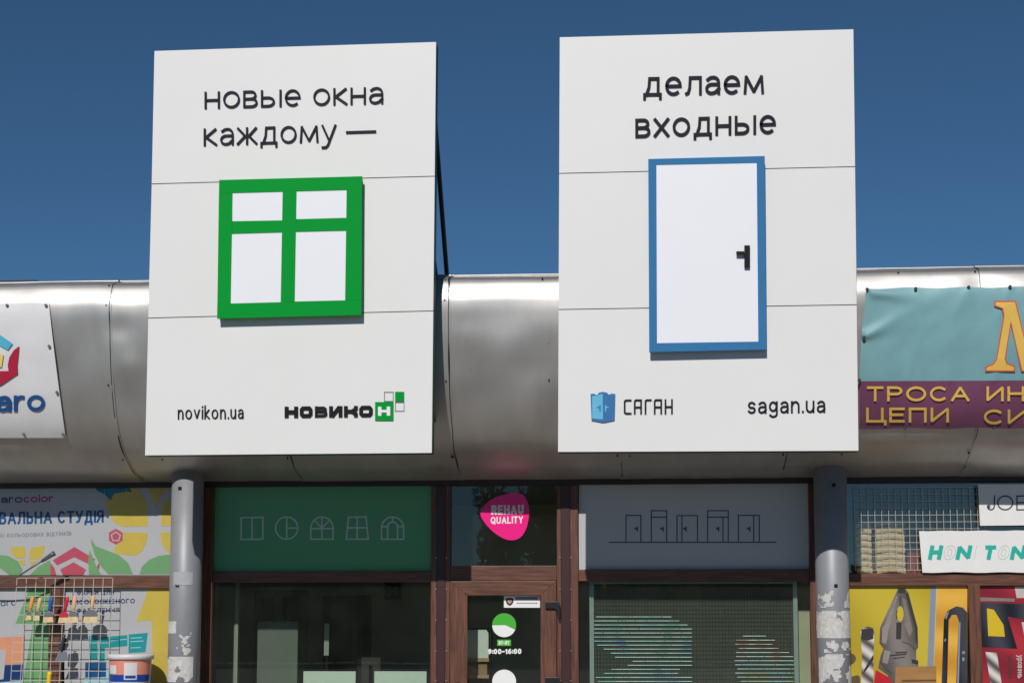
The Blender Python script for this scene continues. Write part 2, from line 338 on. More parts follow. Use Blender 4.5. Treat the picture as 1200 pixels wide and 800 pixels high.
# ------------------------------------------------------------------ lettering: strokes in a unit box, y up; width relative to height
def A(cx, cy, rx, ry, a0, a1, n=14): return [(cx + rx * math.cos(math.radians(a0 + (a1 - a0) * i / n)), cy + ry * math.sin(math.radians(a0 + (a1 - a0) * i / n))) for i in range(n + 1)]
RING = ('o', A(.5, .5, .5, .5, 0, 360, 28)[:-1])
S_CURVE = A(.5, .74, .46, .26, 25, 180, 8) + A(.5, .74, .46, .26, 200, 265, 4) + A(.5, .26, .5, .25, 85, 0, 6) + A(.5, .26, .5, .26, -20, -155, 8)
G = {
 'н': (.92, [[(0, 0), (0, 1)], [(1, 0), (1, 1)], [(0, .5), (1, .5)]]), 'о': (1.02, [RING]),
 'в': (.86, [[(0, 0), (0, 1)], [(0, 1), (.5, 1)] + A(.55, .76, .36, .24, 90, -90) + [(0, .52)], [(0, .52), (.55, .52)] + A(.6, .26, .4, .26, 90, -90) + [(0, 0)]]),
 'ы': (1.28, [[(0, 1), (0, 0)], [(0, .56), (.3, .56)] + A(.34, .28, .3, .28, 90, -90) + [(0, 0)], [(1, 0), (1, 1)]]),
 'ь': (.85, [[(0, 1), (0, 0)], [(0, .56), (.5, .56)] + A(.6, .28, .4, .28, 90, -90) + [(0, 0)]]),
 'е': (.95, [[(.02, .5), (1, .5)] + A(.5, .5, .5, .5, 8, 305, 24)]),
 'к': (.82, [[(0, 0), (0, 1)], [(.95, 1), (.12, .5), (1, 0)]]),
 'а': (.84, [[(1, 0), (1, .62)] + A(.55, .64, .45, .36, 0, 90, 8) + [(.3, .97), (.1, .86)], [(1, .56), (.5, .56)] + A(.42, .28, .42, .28, 90, 270, 14) + [(.7, .05), (1, .28)]]),
 'ж': (1.32, [[(.5, 0), (.5, 1)], [(.02, 1), (.4, .5), (0, 0)], [(.98, 1), (.6, .5), (1, 0)], [(.4, .5), (.6, .5)]]),
 'д': (1.08, [[(0, -.24), (0, 0), (1, 0), (1, -.24)], [(.12, 0), (.28, .45), (.32, 1), (.86, 1), (.86, 0)]]),
 'м': (1.2, [[(0, 0), (.06, 1), (.5, .05), (.94, 1), (1, 0)]]),
 'у': (.92, [[(0, 1), (.52, .02)], [(1, 1), (.42, -.28), (.25, -.42), (0, -.42)]]),
 'л': (.95, [[(0, 0), (.12, .05), (.22, .35), (.26, 1), (1, 1), (1, 0)]]), 'х': (.88, [[(0, 0), (1, 1)], [(0, 1), (1, 0)]]),
 'и': (.95, [[(0, 1), (0, 0), (1, 1), (1, 0)]]), 'т': (.8, [[(0, 1), (1, 1)], [(.5, 1), (.5, 0)]]), 'і': (.0, [[(0, 0), (0, 1)], [(0, 1.32), (0, 1.34)]]),
 'р': (.95, [[(0, 1), (0, -.42)], RING]), 'ф': (1.3, [RING, [(.5, -.42), (.5, 1.35)]]), 'б': (.95, [RING, [(0, .5), (.1, 1.1), (.9, 1.4)]]),
 'я': (.85, [[(1, 0), (1, 1), (.4, 1)] + A(.38, .74, .36, .26, 90, 270) + [(1, .48)], [(.5, .48), (0, 0)]]), 'г': (.65, [[(0, 0), (0, 1), (1, 1)]]), 'с': (.88, [A(.5, .5, .5, .5, 48, 312, 20)]), 'н ': (.9, []),
 '—': (1.5, [[(0, .4), (1, .4)]]), ' ': (.42, []),
 'n': (.86, [[(0, 0), (0, 1)], [(0, .6)] + A(.52, .58, .48, .42, 160, 0) + [(1, 0)]]), 'u': (.86, [[(1, 1), (1, 0)], [(0, 1)] + A(.48, .42, .48, .42, 180, 340) + [(1, .4)]]),
 'v': (.92, [[(0, 1), (.5, .03), (1, 1)]]), 'i': (.0, [[(0, 0), (0, 1)], [(0, 1.38), (0, 1.41)]]), 'k': (.8, [[(0, 0), (0, 1.5)], [(.92, 1), (.1, .48), (1, 0)]]), '.': (.02, [[(0, 0), (0, .03)]]),
 's': (.78, [S_CURVE]), 'g': (.88, [('o', A(.47, .58, .47, .42, 0, 360, 24)[:-1]), [(1, 1), (1, -.1)] + A(.5, -.12, .5, .3, 0, -150, 10)]),
 'r': (.55, [[(0, 0), (0, 1)], [(0, .55)] + A(.75, .45, .75, .55, 170, 75, 8)]), 'c': (.86, [A(.5, .5, .5, .5, 48, 312, 20)]), 'l': (.0, [[(0, 0), (0, 1.45)]]),
 'В': (.66, [[(0, 0), (0, 1)], [(0, 1), (.5, 1)] + A(.55, .77, .36, .23, 90, -90) + [(0, .54)], [(0, .54), (.55, .54)] + A(.6, .27, .4, .27, 90, -90) + [(0, 0)]]),
 'А': (.82, [[(0, 0), (.5, 1), (1, 0)], [(.2, .32), (.8, .32)]]), 'Л': (.74, [[(0, 0), (.12, .05), (.22, .35), (.26, 1), (1, 1), (1, 0)]]), 'Ь': (.62, [[(0, 1), (0, 0)], [(0, .56), (.5, .56)] + A(.6, .28, .4, .28, 90, -90) + [(0, 0)]]),
 'Н': (.72, [[(0, 0), (0, 1)], [(1, 0), (1, 1)], [(0, .52), (1, .52)]]), 'С': (.78, [A(.52, .5, .52, .5, 48, 312, 24)]), 'Т': (.72, [[(0, 1), (1, 1)], [(.5, 1), (.5, 0)]]),
 'У': (.74, [[(0, 1), (.52, .34)], [(1, 1), (.38, .06), (.1, 0)]]), 'Д': (.82, [[(0, -.22), (0, 0), (1, 0), (1, -.22)], [(.12, 0), (.26, .45), (.3, 1), (.86, 1), (.86, 0)]]), 'І': (.0, [[(0, 0), (0, 1)]]),
 'Я': (.68, [[(1, 0), (1, 1), (.4, 1)] + A(.38, .75, .36, .25, 90, 270) + [(1, .5)], [(.5, .5), (0, 0)]]), 'О': (.92, [RING]), 'Р': (.66, [[(0, 0), (0, 1)], [(0, 1), (.5, 1)] + A(.6, .74, .4, .26, 90, -90) + [(0, .48)]]),
 'И': (.74, [[(0, 1), (0, 0), (1, 1), (1, 0)]]), 'Ц': (.78, [[(0, 1), (0, 0), (1.08, 0), (1.08, -.24)], [(.9, 0), (.9, 1)]]), 'Е': (.6, [[(1, 1), (0, 1), (0, 0), (1, 0)], [(0, .52), (.9, .52)]]), 'П': (.72, [[(0, 0), (0, 1), (1, 1), (1, 0)]]),
 'К': (.68, [[(0, 0), (0, 1)], [(.95, 1), (.12, .5), (1, 0)]]), 'Ф': (.9, [('o', A(.5, .55, .5, .32, 0, 360, 20)[:-1]), [(.5, 0), (.5, 1)]]), 'Б': (.64, [[(.9, 1), (0, 1), (0, 0)], [(0, .56), (.5, .56)] + A(.6, .28, .4, .28, 90, -90) + [(0, 0)]]),
 'Г': (.56, [[(0, 0), (0, 1), (1, 1)]]), 'М': (.9, [[(0, 0), (0, 1), (.5, .15), (1, 1), (1, 0)]]),
 'J': (.5, [[(1, 1), (1, .28)] + A(.5, .26, .5, .26, 0, -180, 10)]), 'O': (1.0, [RING]), 'E': (.6, [[(1, 1), (0, 1), (0, 0), (1, 0)], [(0, .52), (.9, .52)]]),
 'R': (.66, [[(0, 0), (0, 1)], [(0, 1), (.5, 1)] + A(.6, .74, .4, .26, 90, -90) + [(0, .48)], [(.5, .48), (1, 0)]]), 'H': (.7, [[(0, 0), (0, 1)], [(1, 0), (1, 1)], [(0, .52), (1, .52)]]), 'A': (.75, [[(0, 0), (.5, 1), (1, 0)], [(.2, .32), (.8, .32)]]),
 'U': (.7, [[(0, 1), (0, .35)] + A(.5, .35, .5, .35, 180, 360, 12) + [(1, 1)]]), 'Q': (.8, [RING, [(.6, .25), (1, -.08)]]), 'L': (.55, [[(0, 1), (0, 0), (1, 0)]]), 'I': (.0, [[(0, 0), (0, 1)]]), 'T': (.68, [[(0, 1), (1, 1)], [(.5, 1), (.5, 0)]]), 'Y': (.7, [[(0, 1), (.5, .45), (1, 1)], [(.5, .45), (.5, 0)]]), 'N': (.72, [[(0, 0), (0, 1), (1, 0), (1, 1)]]),
 '9': (.62, [('o', A(.5, .7, .5, .3, 0, 360, 20)[:-1]), [(1, .7), (.9, .3), (.3, 0)]]), '6': (.62, [('o', A(.5, .3, .5, .3, 0, 360, 20)[:-1]), [(0, .3), (.1, .7), (.7, 1)]]), '0': (.62, [RING]), '1': (.26, [[(0, .8), (1, 1), (1, 0)]]), ':': (.0, [[(0, .12), (0, .14)], [(0, .66), (0, .68)]]), '-': (.4, [[(0, .45), (1, .45)]]), ')': (.25, [A(0, .5, 1, .6, 70, -70, 8)]),
}
for _a, _b in (('o', 'о'), ('a', 'а')): G[_a] = G[_b]
def glyphs(text, x0, b0, x1, b1, h, wd, gap=.22, slant=0, top_h=None):
    """list of (character, [(points, closed)]) in photo pixels; baseline runs from (x0,b0) to (x1,b1), letters are h pixels tall"""
    adv = []
    for ch in text: adv.append(G[ch][0] * h + wd * (1.0 if ch != ' ' else 0))
    tot = sum(adv) + gap * h * (len(text) - 1); k = (x1 - x0) / tot
    out = []; x = x0
    for ch, a in zip(text, adv):
        Wd = a * k; sw = wd; ss = []
        for s in G[ch][1]:
            closed = isinstance(s, tuple); P = s[1] if closed else s; Q = []
            for u, v in P:
                xx = x + sw / 2 + u * max(Wd - sw, 0); vv = sw / 2 + v * (h - sw)
                yb = b0 + (b1 - b0) * (xx - x0) / (x1 - x0)
                Q.append((xx + slant * vv, yb - vv))
            ss.append((Q, closed))
        out.append((ch, ss)); x += Wd + gap * h * k
    return out
def lettering(parent, name, material, text, x0, b0, x1, b1, h, wd, mp, t, gap=.22, base=0, slant=0, each=True):
    mb = MB()
    for ch, ss in glyphs(text, x0, b0, x1, b1, h, wd, gap, slant):
        if not ss: continue
        if each: mb = MB()
        for j, (Q, c) in enumerate(ss): stroke(mb, Q, wd, mp, t + j * .0005, base, c)
        if each: mb.build(name, material, parent)
    if not each: return stuff(mb.build(name, material, parent))

# =================================================================== THE SETTING
LX, RX = X(-190, 0), X(1400, 0)
struct(MB().add([(-2500, -2500, 0), (2500, -2500, 0), (2500, 2500, 0), (-2500, 2500, 0)], [(0, 1, 2, 3)]).build('ground', 'asphalt'))
struct(MB().box(LX - 20, RX + 20, -6.2, 6, -.2, .12).build('pavement', 'paving'))
for i in range(24):
    x = LX - 20 + i * (RX - LX + 40) / 24
    k = MB().box(x + .005, x + (RX - LX + 40) / 24 - .005, -6.36, -6.205, -.2, .14).build('kerb' if i == 0 else 'kerb', 'kerb_stone', bevel=.015); struct(k)

# =================================================================== SHOP BUILDING
B = thing('shop_building', ((LX + RX) / 2, 0, 0.12), 'low shop building with a rounded metal canopy over brown framed shop windows', 'building')
YF = -.06                                          # street face of the brown frames
ROOFZ = PROF[-1][1]
# room behind the glass
MB().box(LX, RX, 3.4, 3.6, .12, ROOFZ - .3).build('back_wall', 'room_wall', B)
MB().box(LX - .2, LX, -.02, 4.4, .12, ROOFZ - .3).build('side_wall', 'wall_plaster', B)
MB().box(RX, RX + .2, -.02, 4.4, .12, ROOFZ - .3).build('side_wall', 'wall_plaster', B)
HZ = Z(563.5, 0, 590)
MB().box(LX, RX, .07, 4.2, HZ + .02, HZ + .12).build('room_ceiling', 'room_ceiling', B)
MB().box(LX, RX, .07, 4.2, .121, .16).build('room_floor', 'room_floor', B)
MB().box(LX, RX, .5, 4.4, ROOFZ - .3, ROOFZ - .03).build('roof', 'canopy_metal', B)
MB().box(X(-60, -.8, 331), X(45, -.8, 331), -.86, -.8, Z(332, -.83, 20), Z(330.3, -.83, 20) + .01).build('roof_rail', 'dark_metal', B)
# canopy: bent metal sheets lapped one over the next
seams = [-190, -70, 128, 326, 524, 724, 924, 1148, 1400]
sx = [fas(p, 352).x for p in seams]
DENTS = [(fas(px, py), r, a) for px, py, r, a in ((158, 470, .16, -.022), (150, 430, .12, .014), (140, 385, .1, -.012), (560, 462, .2, -.02), (600, 492, .24, .016), (625, 430, .2, -.010), (548, 400, .16, .010), (20, 535, .3, .012), (100, 400, .22, -.010), (1150, 335, .1, -.012), (640, 500, .12, -.010))]
def skin(x, y, z, fade):
    d = .018 * noise.noise((x * 1.1 + 2.3, y * 1.6, z * 1.3)) + .009 * noise.noise((x * 2.6, y * 2.6, z * 2.9))
    for c, r, a in DENTS: d += a * math.exp(-((x - c.x) ** 2 + (y - c.y) ** 2 + (z - c.z) ** 2) / (r * r))
    return d * fade
for i in range(len(sx) - 1):
    x0, x1 = sx[i], sx[i + 1] + .03; nx = 30; vs = []; fs = []; m = len(SP)
    for a in range(nx + 1):
        u = a / nx; x = x0 + (x1 - x0) * u
        for b, (y, z) in enumerate(SP):
            q0, q1 = SP[max(b - 1, 0)], SP[min(b + 1, m - 1)]
            ty, tz = q1[0] - q0[0], q1[1] - q0[1]; l = math.hypot(ty, tz) or 1
            ny, nz_ = -tz / l, ty / l
            fade = min(1, b / 8) * (1 if b < m - 8 else .2)
            edge = min(u, 1 - u)
            d = skin(x, y, z, fade) + .005 * fade * math.exp(-edge * 24) * noise.noise((i * 5.1, 1.7, z * 4 + y * 2)) + (.004 if i % 2 else 0)
            vs.append((x, y + ny * d, z + nz_ * d))
    for a in range(nx):
        for b in range(m - 1): fs.append((a * m + b, a * m + b + 1, (a + 1) * m + b + 1, (a + 1) * m + b))
    sh = MB().add(vs, fs).build('canopy_sheet', 'canopy_metal', B, smooth=True)
    sm = sh.modifiers.new('solid', 'SOLIDIFY'); sm.thickness = .003; sm.offset = -1; sm.use_rim = False
    rv = MB()
    for b in range(20, m - 14, 24):
        y, z = SP[b]; q0, q1 = SP[b - 1], SP[b + 1]; ty, tz = q1[0] - q0[0], q1[1] - q0[1]; l = math.hypot(ty, tz); ny, nz_ = -tz / l, ty / l
        for xx in ([x1 - .05] + ([x0 + (x1 - x0) * random.random()] if random.random() < .55 else [])):
            c = Vector((xx, y + ny * .012, z + nz_ * .012)); rv.tube([c - Vector((0, ny, nz_)) * .012, c + Vector((0, ny, nz_)) * .006], .008, 6)
    stuff(rv.build('rivets', 'dark_metal', sh))
    if i:
        L_, R_ = [], []
        for b in range(4, m - 2):
            y, z = SP[b]; q0, q1 = SP[b - 1], SP[b + 1]; ty, tz = q1[0] - q0[0], q1[1] - q0[1]; l = math.hypot(ty, tz) or 1; ny, nz_ = -tz / l, ty / l
            wob = .006 * noise.noise((i * 3.7, b * .11, 0)); wd_ = .0035 + .011 * max(0, noise.noise((i * 9.1, b * .09, 4)))
            c = Vector((x0 + .012 + wob, y + ny * (.008 + skin(x0, y, z, 1)), z + nz_ * (.008 + skin(x0, y, z, 1)))); L_.append(c - Vector((wd_, 0, 0))); R_.append(c + Vector((wd_, 0, 0)))
        vs = [p for ab in zip(L_, R_) for p in ab]; MB().add(vs, [(2 * k, 2 * k + 1, 2 * k + 3, 2 * k + 2) for k in range(len(L_) - 1)]).build('lap_joint', 'dark_metal', sh)
# window head under the canopy
MB().box(LX, RX, YF - .01, .06, Z(568, YF), HZ + .05).build('window_head', 'frame_head', B)
def upright(p0, p1, y0, y1, z0=.12, z1=None, m='wood_upright', name='post', front=YF, back=.05, bevel=.004):
    return MB().box(X(p0, front), X(p1, front), front, back, z0, z1 if z1 else Z(568.2, front)).build(name, m, B, bevel=bevel)
zt0, zt1 = Z(681, YF), Z(667.5, YF)
def beam(p0, p1, top, bot, name='transom_beam', front=YF):
    return MB().box(X(p0, front) + .001, X(p1, front) - .001, front + .004, .05, Z(bot, front), Z(top, front)).build(name, 'wood_level', B, bevel=.004)
upright(237, 249.5, 0, 0); upright(505, 512, 0, 0); upright(522, 527.5, 0, 0); upright(668, 677.5, 0, 0); upright(948.5, 957, 0, 0)
upright(652.5, 657.5, 0, 0)
for a, b in ((512, 522), (657.5, 668)):
    c = upright(a, b, 0, 0, m='frame_channel', name='cover_strip', front=YF - .012)
    for py in (653, 690, 726, 762, 797):
        for px in (a - 1.2, b + 1.2):
            q = at(px, py, YF - .004); MB().tube([q, q + Vector((0, -.008, 0))], .006, 8).build('screw', 'screw', c)
q0 = X(237, YF); 
for a, b in ((-190, 63), (78, 199)): pass
upright(60, 76, 0, 0, z1=Z(687.5, YF), name='mullion'); upright(1133, 1147, 0, 0, z1=Z(686.5, YF), name='mullion')
upright(-130, -116, 0, 0); upright(1330, 1344, 0, 0)
beam(249.5, 505, 668.5, 681); beam(527.5, 652.5, 662.5, 680); beam(677.5, 948.5, 667, 680.5)
beam(-116, 237, 673, 688); beam(957, 1330, 672.5, 686.5)
for a, b in ((-116, 237), (249.5, 505), (677.5, 948.5), (957, 1330)):
    MB().box(X(a, YF) + .001, X(b, YF) - .001, YF + .004, .05, .45, .52).build('sill', 'wood_level', B)
    MB().box(X(a, YF) + .001, X(b, YF) - .001, YF + .02, .06, .12, .449).build('base_wall', 'wall_plaster', B)
def pane(p0, p1, top, bot, m='pane_clear', parent=B, Y=.0):
    return MB().box(X(p0, Y), X(p1, Y), Y, Y + .006, bot if bot < 3 else Z(bot, Y), Z(top, Y)).build('pane', m, parent)
pane(249, 505, 567, 669, 'pane_dark'); pane(249, 505, 680, .5, 'pane_clear')
pane(527, 653, 567, 663, 'pane_clear'); pane(677, 949, 567, 668, 'pane_dark'); pane(677, 949, 680, .5, 'pane_clear')
pane(-116, 200, 567, 674, 'pane_dark'); pane(-116, 61, 686, .5, 'pane_dark'); pane(75, 237, 686, .5, 'pane_dark')
pane(957, 1330, 567, 674, 'pane_street'); pane(957, 1134, 685, .5, 'pane_dark'); pane(1146, 1330, 685, .5, 'pane_dark')
# door: mitred wood-grain leaf round a pane
pd = plane(YF + .004)
ZB = at(600, 800, YF).z
doorpx = dict(xo0=526.5, xo1=652.6, yo=680.4, xi0=548, xi1=633.5, yi=697.3)
def px_down(x, y, zz, Y):                           # pixel of the floor end of a vertical line that starts at (x, y)
    a = at(x, y, Y); return Vector((a.x, Y, zz))
def quad3(name, m, pts, y0, y1, parent):
    n = len(pts)
    return MB().add([(x, y0, z) for x, z in pts] + [(x, y1, z) for x, z in pts], [tuple(range(n)), tuple(range(2 * n - 1, n - 1, -1))] + [(i, i + n, (i + 1) % n + n, (i + 1) % n) for i in range(n)]).build(name, m, parent, fixn=True, bevel=.004)
xo0, xo1 = X(527.8, YF, 690), X(652.2, YF, 690); zo_ = Z(680.6, YF); xi0, xi1 = X(548, YF, 720), X(633.5, YF, 720); zi = Z(697.3, YF); zb = .14
DOOR = MB().box(xi0 - .01, xi1 + .01, .0, .006, zb + .1, zi + .01).build('door', 'pane_clear', B, label='brown framed glass door carrying the opening hours')
quad3('stile', 'wood_upright', [(xo0, zb), (xi0, zb), (xi0, zi), (xo0, zo_)], YF - .02, .04, DOOR)
quad3('stile', 'wood_upright', [(xi1, zb), (xo1, zb), (xo1, zo_), (xi1, zi)], YF - .02, .04, DOOR)
quad3('rail', 'wood_level', [(xi0, zi), (xi1, zi), (xo1, zo_), (xo0, zo_)], YF - .0195, .04, DOOR)
quad3('rail', 'wood_level', [(xi0 + .001, zb), (xi1 - .001, zb), (xi1 - .001, zb + .2), (xi0 + .001, zb + .2)], YF - .0195, .04, DOOR)
ph = plane(YF - .02)
for dy in (0, 88.5, 190):
    MB().poly([(639, 704.5 + dy), (655, 704.5 + dy), (656, 707 + dy), (656.5, 722 + dy), (655.5, 727 + dy), (654, 724 + dy), (652.5, 715 + dy), (650, 712.5 + dy), (639, 712.5 + dy)], ph, .03).build('hinge', 'black_plastic', DOOR, bevel=.003)
hx = X(537, YF); 
hd = MB(); hd.box(hx - .02, hx + .02, YF - .03, YF - .02, .82, 1.03); hd.tube([(hx, YF - .03, .95), (hx, YF - .075, .95), (hx + .12, YF - .08, .95)], .01); hd.build('handle', 'black_plastic', DOOR)
# round steel columns in front of the glass
CR, CY = .148, -.29
def column(px, label):
    cx = X(px, CY, 600); c = MB().lathe((cx, CY, .12), [(CR, 0), (CR, HZ + .3)], 48)
    o = c.build('column', 'column_paint', B, label=label)
    for p in o.data.polygons: p.use_smooth = len(p.vertices) == 4
    return o, cx
def on_col(cx):                                     # photo pixel -> point on the column's street face
    def f(px, py, off=0):
        d = ray(px, py); ox, oy = CAM.x - cx, CAM.y - CY; a = d.x ** 2 + d.y ** 2; b = 2 * (ox * d.x + oy * d.y); c = ox * ox + oy * oy - CR * CR
        disc = b * b - 4 * a * c; t = (-b - math.sqrt(max(disc, 0))) / (2 * a); p = CAM + d * t
        n = Vector((p.x - cx, p.y - CY, 0)).normalized(); return Vector((cx, CY, p.z)) + n * (CR + off)
    return f
def paper(col, cx, a0, a1, y0, y1, m, thr, sc, seed, name='paper_scrap', off=.003, step=.011):
    """torn paper on the column: small cells kept where the noise says the sheet is still there"""
    mb = MB(); z1, z0 = Z(y0, CY - CR, 600), Z(y1, CY - CR, 600); da = step / CR; na = int((a1 - a0) / da); nzz = int((z1 - z0) / step)
    for i in range(na):
        for j in range(nzz):
            s, z = a0 + i * da, z0 + j * step
            e = min(i, na - 1 - i, j, nzz - 1 - j) / 4
            v = noise.noise((s * CR * sc + seed, z * sc, seed * .7)) + .45 * noise.noise((s * CR * sc * 3, z * sc * 3, seed)) + min(e, 1) * .25
            if v < thr: continue
            P = []
            for (aa, zz) in ((s, z), (s + da, z), (s + da, z + step), (s, z + step)):
                j1 = .0022 * noise.noise((aa * 60, zz * 60, seed))
                lift = off + .004 * max(0, noise.noise((aa * 9, zz * 22, seed + 3)))
                P.append((cx + (CR + lift) * math.sin(aa + j1), CY - (CR + lift) * math.cos(aa + j1), zz + j1))
            mb.add(P, [(0, 1, 2, 3)])
    if mb.v:
        o = mb.build(name, m, col)
        if thr > -.2: stuff(o)
        bm = bmesh.new(); bm.from_mesh(o.data); bmesh.ops.remove_doubles(bm, verts=bm.verts, dist=.0008); bm.to_mesh(o.data); bm.free()
colL, cxL = column(219.5, 'left column with a strip of tape and torn paper scraps'); colR, cxR = column(973.5, 'right column plastered with torn poster paper')
for col, cx, pts in ((colL, cxL, ((211, 572), (208, 685.5))), (colR, cxR, ((977, 568), (979.5, 686)))):
    f = on_col(cx)
    for (px, py) in pts: MB().poly(rect(px - 2, py - 2, px + 2, py + 2), f, .003, .001).build('bolt_hole', 'dark_hole', col)
paper(colL, cxL, -.55, .75, 668.5, 684.5, 'tape', -9, 5, 1.3, 'tape_strip'); paper(colL, cxL, -1.15, -.25, 727, 742, 'paper', -.35, 9, 4.1)
paper(colL, cxL, -.2, .75, 736, 768, 'paper', .32, 12, 6.3); paper(colL, cxL, -1.3, .9, 769, 800, 'paper', -.1, 8, 8.8); paper(colL, cxL, -1.3, .9, 802, 900, 'paper', .1, 8, 12.8)
paper(colR, cxR, -1.4, 1.4, 714, 747, 'paper', -.42, 9, 3.2); paper(colR, cxR, -1.1, 1.3, 690, 712, 'paper', .42, 14, 9.4); paper(colR, cxR, -.7, 1.3, 749, 764, 'paper', .0, 14, 5.6)
paper(colR, cxR, -1.2, 1.35, 765, 800, 'paper', .03, 12, 7.9); paper(colR, cxR, -1.2, 1.35, 802, 900, 'paper', .1, 10, 2.9)

# =================================================================== SIGN PANELS
YP = -1.5; TH = .15
def lerp(a, b, t): return (a[0] + (b[0] - a[0]) * t, a[1] + (b[1] - a[1]) * t)
def sign_panel(corners, joints, label, edge):
    (TL, TR, BR, BL) = corners; c = at((BL[0] + BR[0]) / 2, (BL[1] + BR[1]) / 2, YP)
    s = thing('sign_panel', (c.x, YP + TH, c.z), label, 'sign')
    mp = plane(YP); back = plane(YP + TH)
    # box behind the cladding: its outline is the outline of the front, straight back
    fr = [at(px, py, YP) for px, py in (TL, TR, BR, BL)]
    vs = [(p.x, YP + .008, p.z) for p in fr] + [(p.x, YP + TH, p.z) for p in fr]
    MB().add(vs, [(0, 1, 2, 3), (7, 6, 5, 4), (0, 4, 5, 1), (1, 5, 6, 2), (2, 6, 7, 3), (3, 7, 4, 0)]).build('casing', edge, s, fixn=True)
    rows = [TL, TR] + [p for j in joints for p in j] + [BL, BR]
    g = .55
    for i in range(3):
        a, b, c2, d = rows[2 * i], rows[2 * i + 1], rows[2 * i + 3], rows[2 * i + 2]
        t0 = g if i else 0; t1 = g if i < 2 else 0
        q = [(a[0], a[1] + t0), (b[0], b[1] + t0), (c2[0], c2[1] - t1), (d[0], d[1] - t1)]
        f = [at(px, py, YP) for px, py in q]
        MB().add([(p.x, YP, p.z) for p in f] + [(p.x, YP + .0075, p.z) for p in f], [(3, 2, 1, 0), (4, 5, 6, 7), (0, 1, 5, 4), (1, 2, 6, 5), (2, 3, 7, 6), (3, 0, 4, 7)]).build('cladding_sheet', 'cladding', s, fixn=True)
    return s, mp
S1, M1 = sign_panel([(181, 60), (511, 49.5), (506, 530.3), (170, 533.2)], [((177.8, 215.6), (509.4, 206.6)), ((173.8, 372.6), (507.7, 364.2))],
                    'tall white sign panel with a green window emblem', 'edge_green')
S2, M2 = sign_panel([(656, 44), (1000, 34.6), (1006, 527.8), (654, 529.2)], [((655.3, 203.3), (1002, 195.4)), ((654.6, 362.6), (1004, 357))],
                    'tall white sign panel with a blue door emblem and handle', 'edge_dark')
LT = .014
lettering(S1, 'letter', 'letter_navy', 'новые окна', 239.5, 127.4, 449, 121.5, 19.8, 2.5, M1, LT)
lettering(S1, 'letter', 'letter_navy', 'каждому', 238.5, 170.9, 394, 166, 20.2, 2.5, M1, LT)
d0 = MB(); stroke(d0, [(406.6, 155.0), (439.4, 154.0)], 2.6, M1, LT); d0.build('letter', 'letter_navy', S1)
lettering(S1, 'letter', 'letter_navy', 'novikon.ua', 208.2, 491.2, 285.4, 490.4, 11.4, 1.75, M1, .008, gap=.3)
lettering(S2, 'letter', 'letter_navy', 'делаем', 753.6, 112.6, 895.4, 109.4, 22, 3.4, M2, LT)
lettering(S2, 'letter', 'letter_navy', 'входные', 744.4, 161.2, 909.4, 156.4, 22, 3.4, M2, LT)
lettering(S2, 'letter', 'letter_navy', 'sagan.ua', 876.2, 484.6, 967.2, 483.2, 14.2, 2.3, M2, .008, gap=.26)
# heavy squared logo letters
def seg(parent, polys, m, mp, t, name='letter'):
    mb = MB()
    for j, (pts, wd, cl) in enumerate(polys): stroke(mb, pts, wd, mp, t + j * .0005, 0, cl, cap=False)
    return mb.build(name, m, parent)
def bl(x): return 489.2 - (x - 333.6) * .011          # logo base line
def blk(x0, w, strokes, h=13, wd=4.1):
    P = []
    for pts, cl in strokes: P.append(([(x0 + u * w, bl(x0 + u * w) - v * h) for u, v in pts], wd if len(pts) > 1 else wd, cl))
    return P
W_ = 2.2 / 13
def ring8(a=.16, b=.84): return [(a, .30), (a, .70), (.26, .84), (.74, .84), (b, .70), (b, .30), (.74, .16), (.26, .16)]
lw = 15.4; x = 333.6; st = 17.35
seg(S1, [(p, w_, c) for p, w_, c in blk(x, lw, [([(.14, 0), (.14, 1)], False), ([(.86, 0), (.86, 1)], False), ([(.14, .5), (.86, .5)], False)], wd=4.6)], 'letter_black', M1, .012)
seg(S1, blk(x + st, lw, [(ring8(), True)], wd=4.4), 'letter_black', M1, .012)
seg(S1, blk(x + 2 * st, lw, [([(.14, 0), (.14, 1)], False), ([(.1, .86), (.72, .86), (.84, .76), (.84, .62), (.72, .52), (.1, .52)], False), ([(.1, .52), (.76, .5), (.88, .4), (.88, .24), (.76, .14), (.1, .14)], False)], wd=3.0), 'letter_black', M1, .012)
seg(S1, blk(x + 3 * st, lw, [([(.14, 0), (.14, 1)], False), ([(.86, 0), (.86, 1)], False), ([(.2, .05), (.8, .95)], False)], wd=4.4), 'letter_black', M1, .012)
seg(S1, blk(x + 4 * st, lw, [([(.14, 0), (.14, 1)], False), ([(.14, .5), (.6, .5)], False), ([(.9, 1), (.9, .72), (.6, .5), (.9, .28), (.9, 0)], False)], wd=4.4), 'letter_black', M1, .012)
seg(S1, blk(x + 5 * st, lw + 1.4, [(ring8(), True)], wd=4.4), 'letter_black', M1, .012)
sq = MB().poly(rect(439.5, 470.8, 460.9, 492.4), M1, .012).build('logo_square', 'green', S1)
mb = MB(); stroke(mb, [(445, 476.4), (445, 487)], 4, M1, .004, .012, cap=False); stroke(mb, [(455.2, 476.2), (455.2, 486.8)], 4, M1, .004, .012, cap=False); stroke(mb, [(445, 481.6), (455.2, 481.5)], 3, M1, .0045, .012, cap=False); mb.build('letter', 'emblem_white', sq)
MB().poly(rect(463, 458.8, 473.4, 470), M1, .012).build('logo_square', 'green', S1)
for r in (rect(450.4, 459.2, 460.7, 469.9), rect(463.2, 471.2, 473.4, 481.4)):
    mb = MB(); stroke(mb, r, .7, M1, .006, 0, True); mb.build('logo_square', 'hairline', S1)
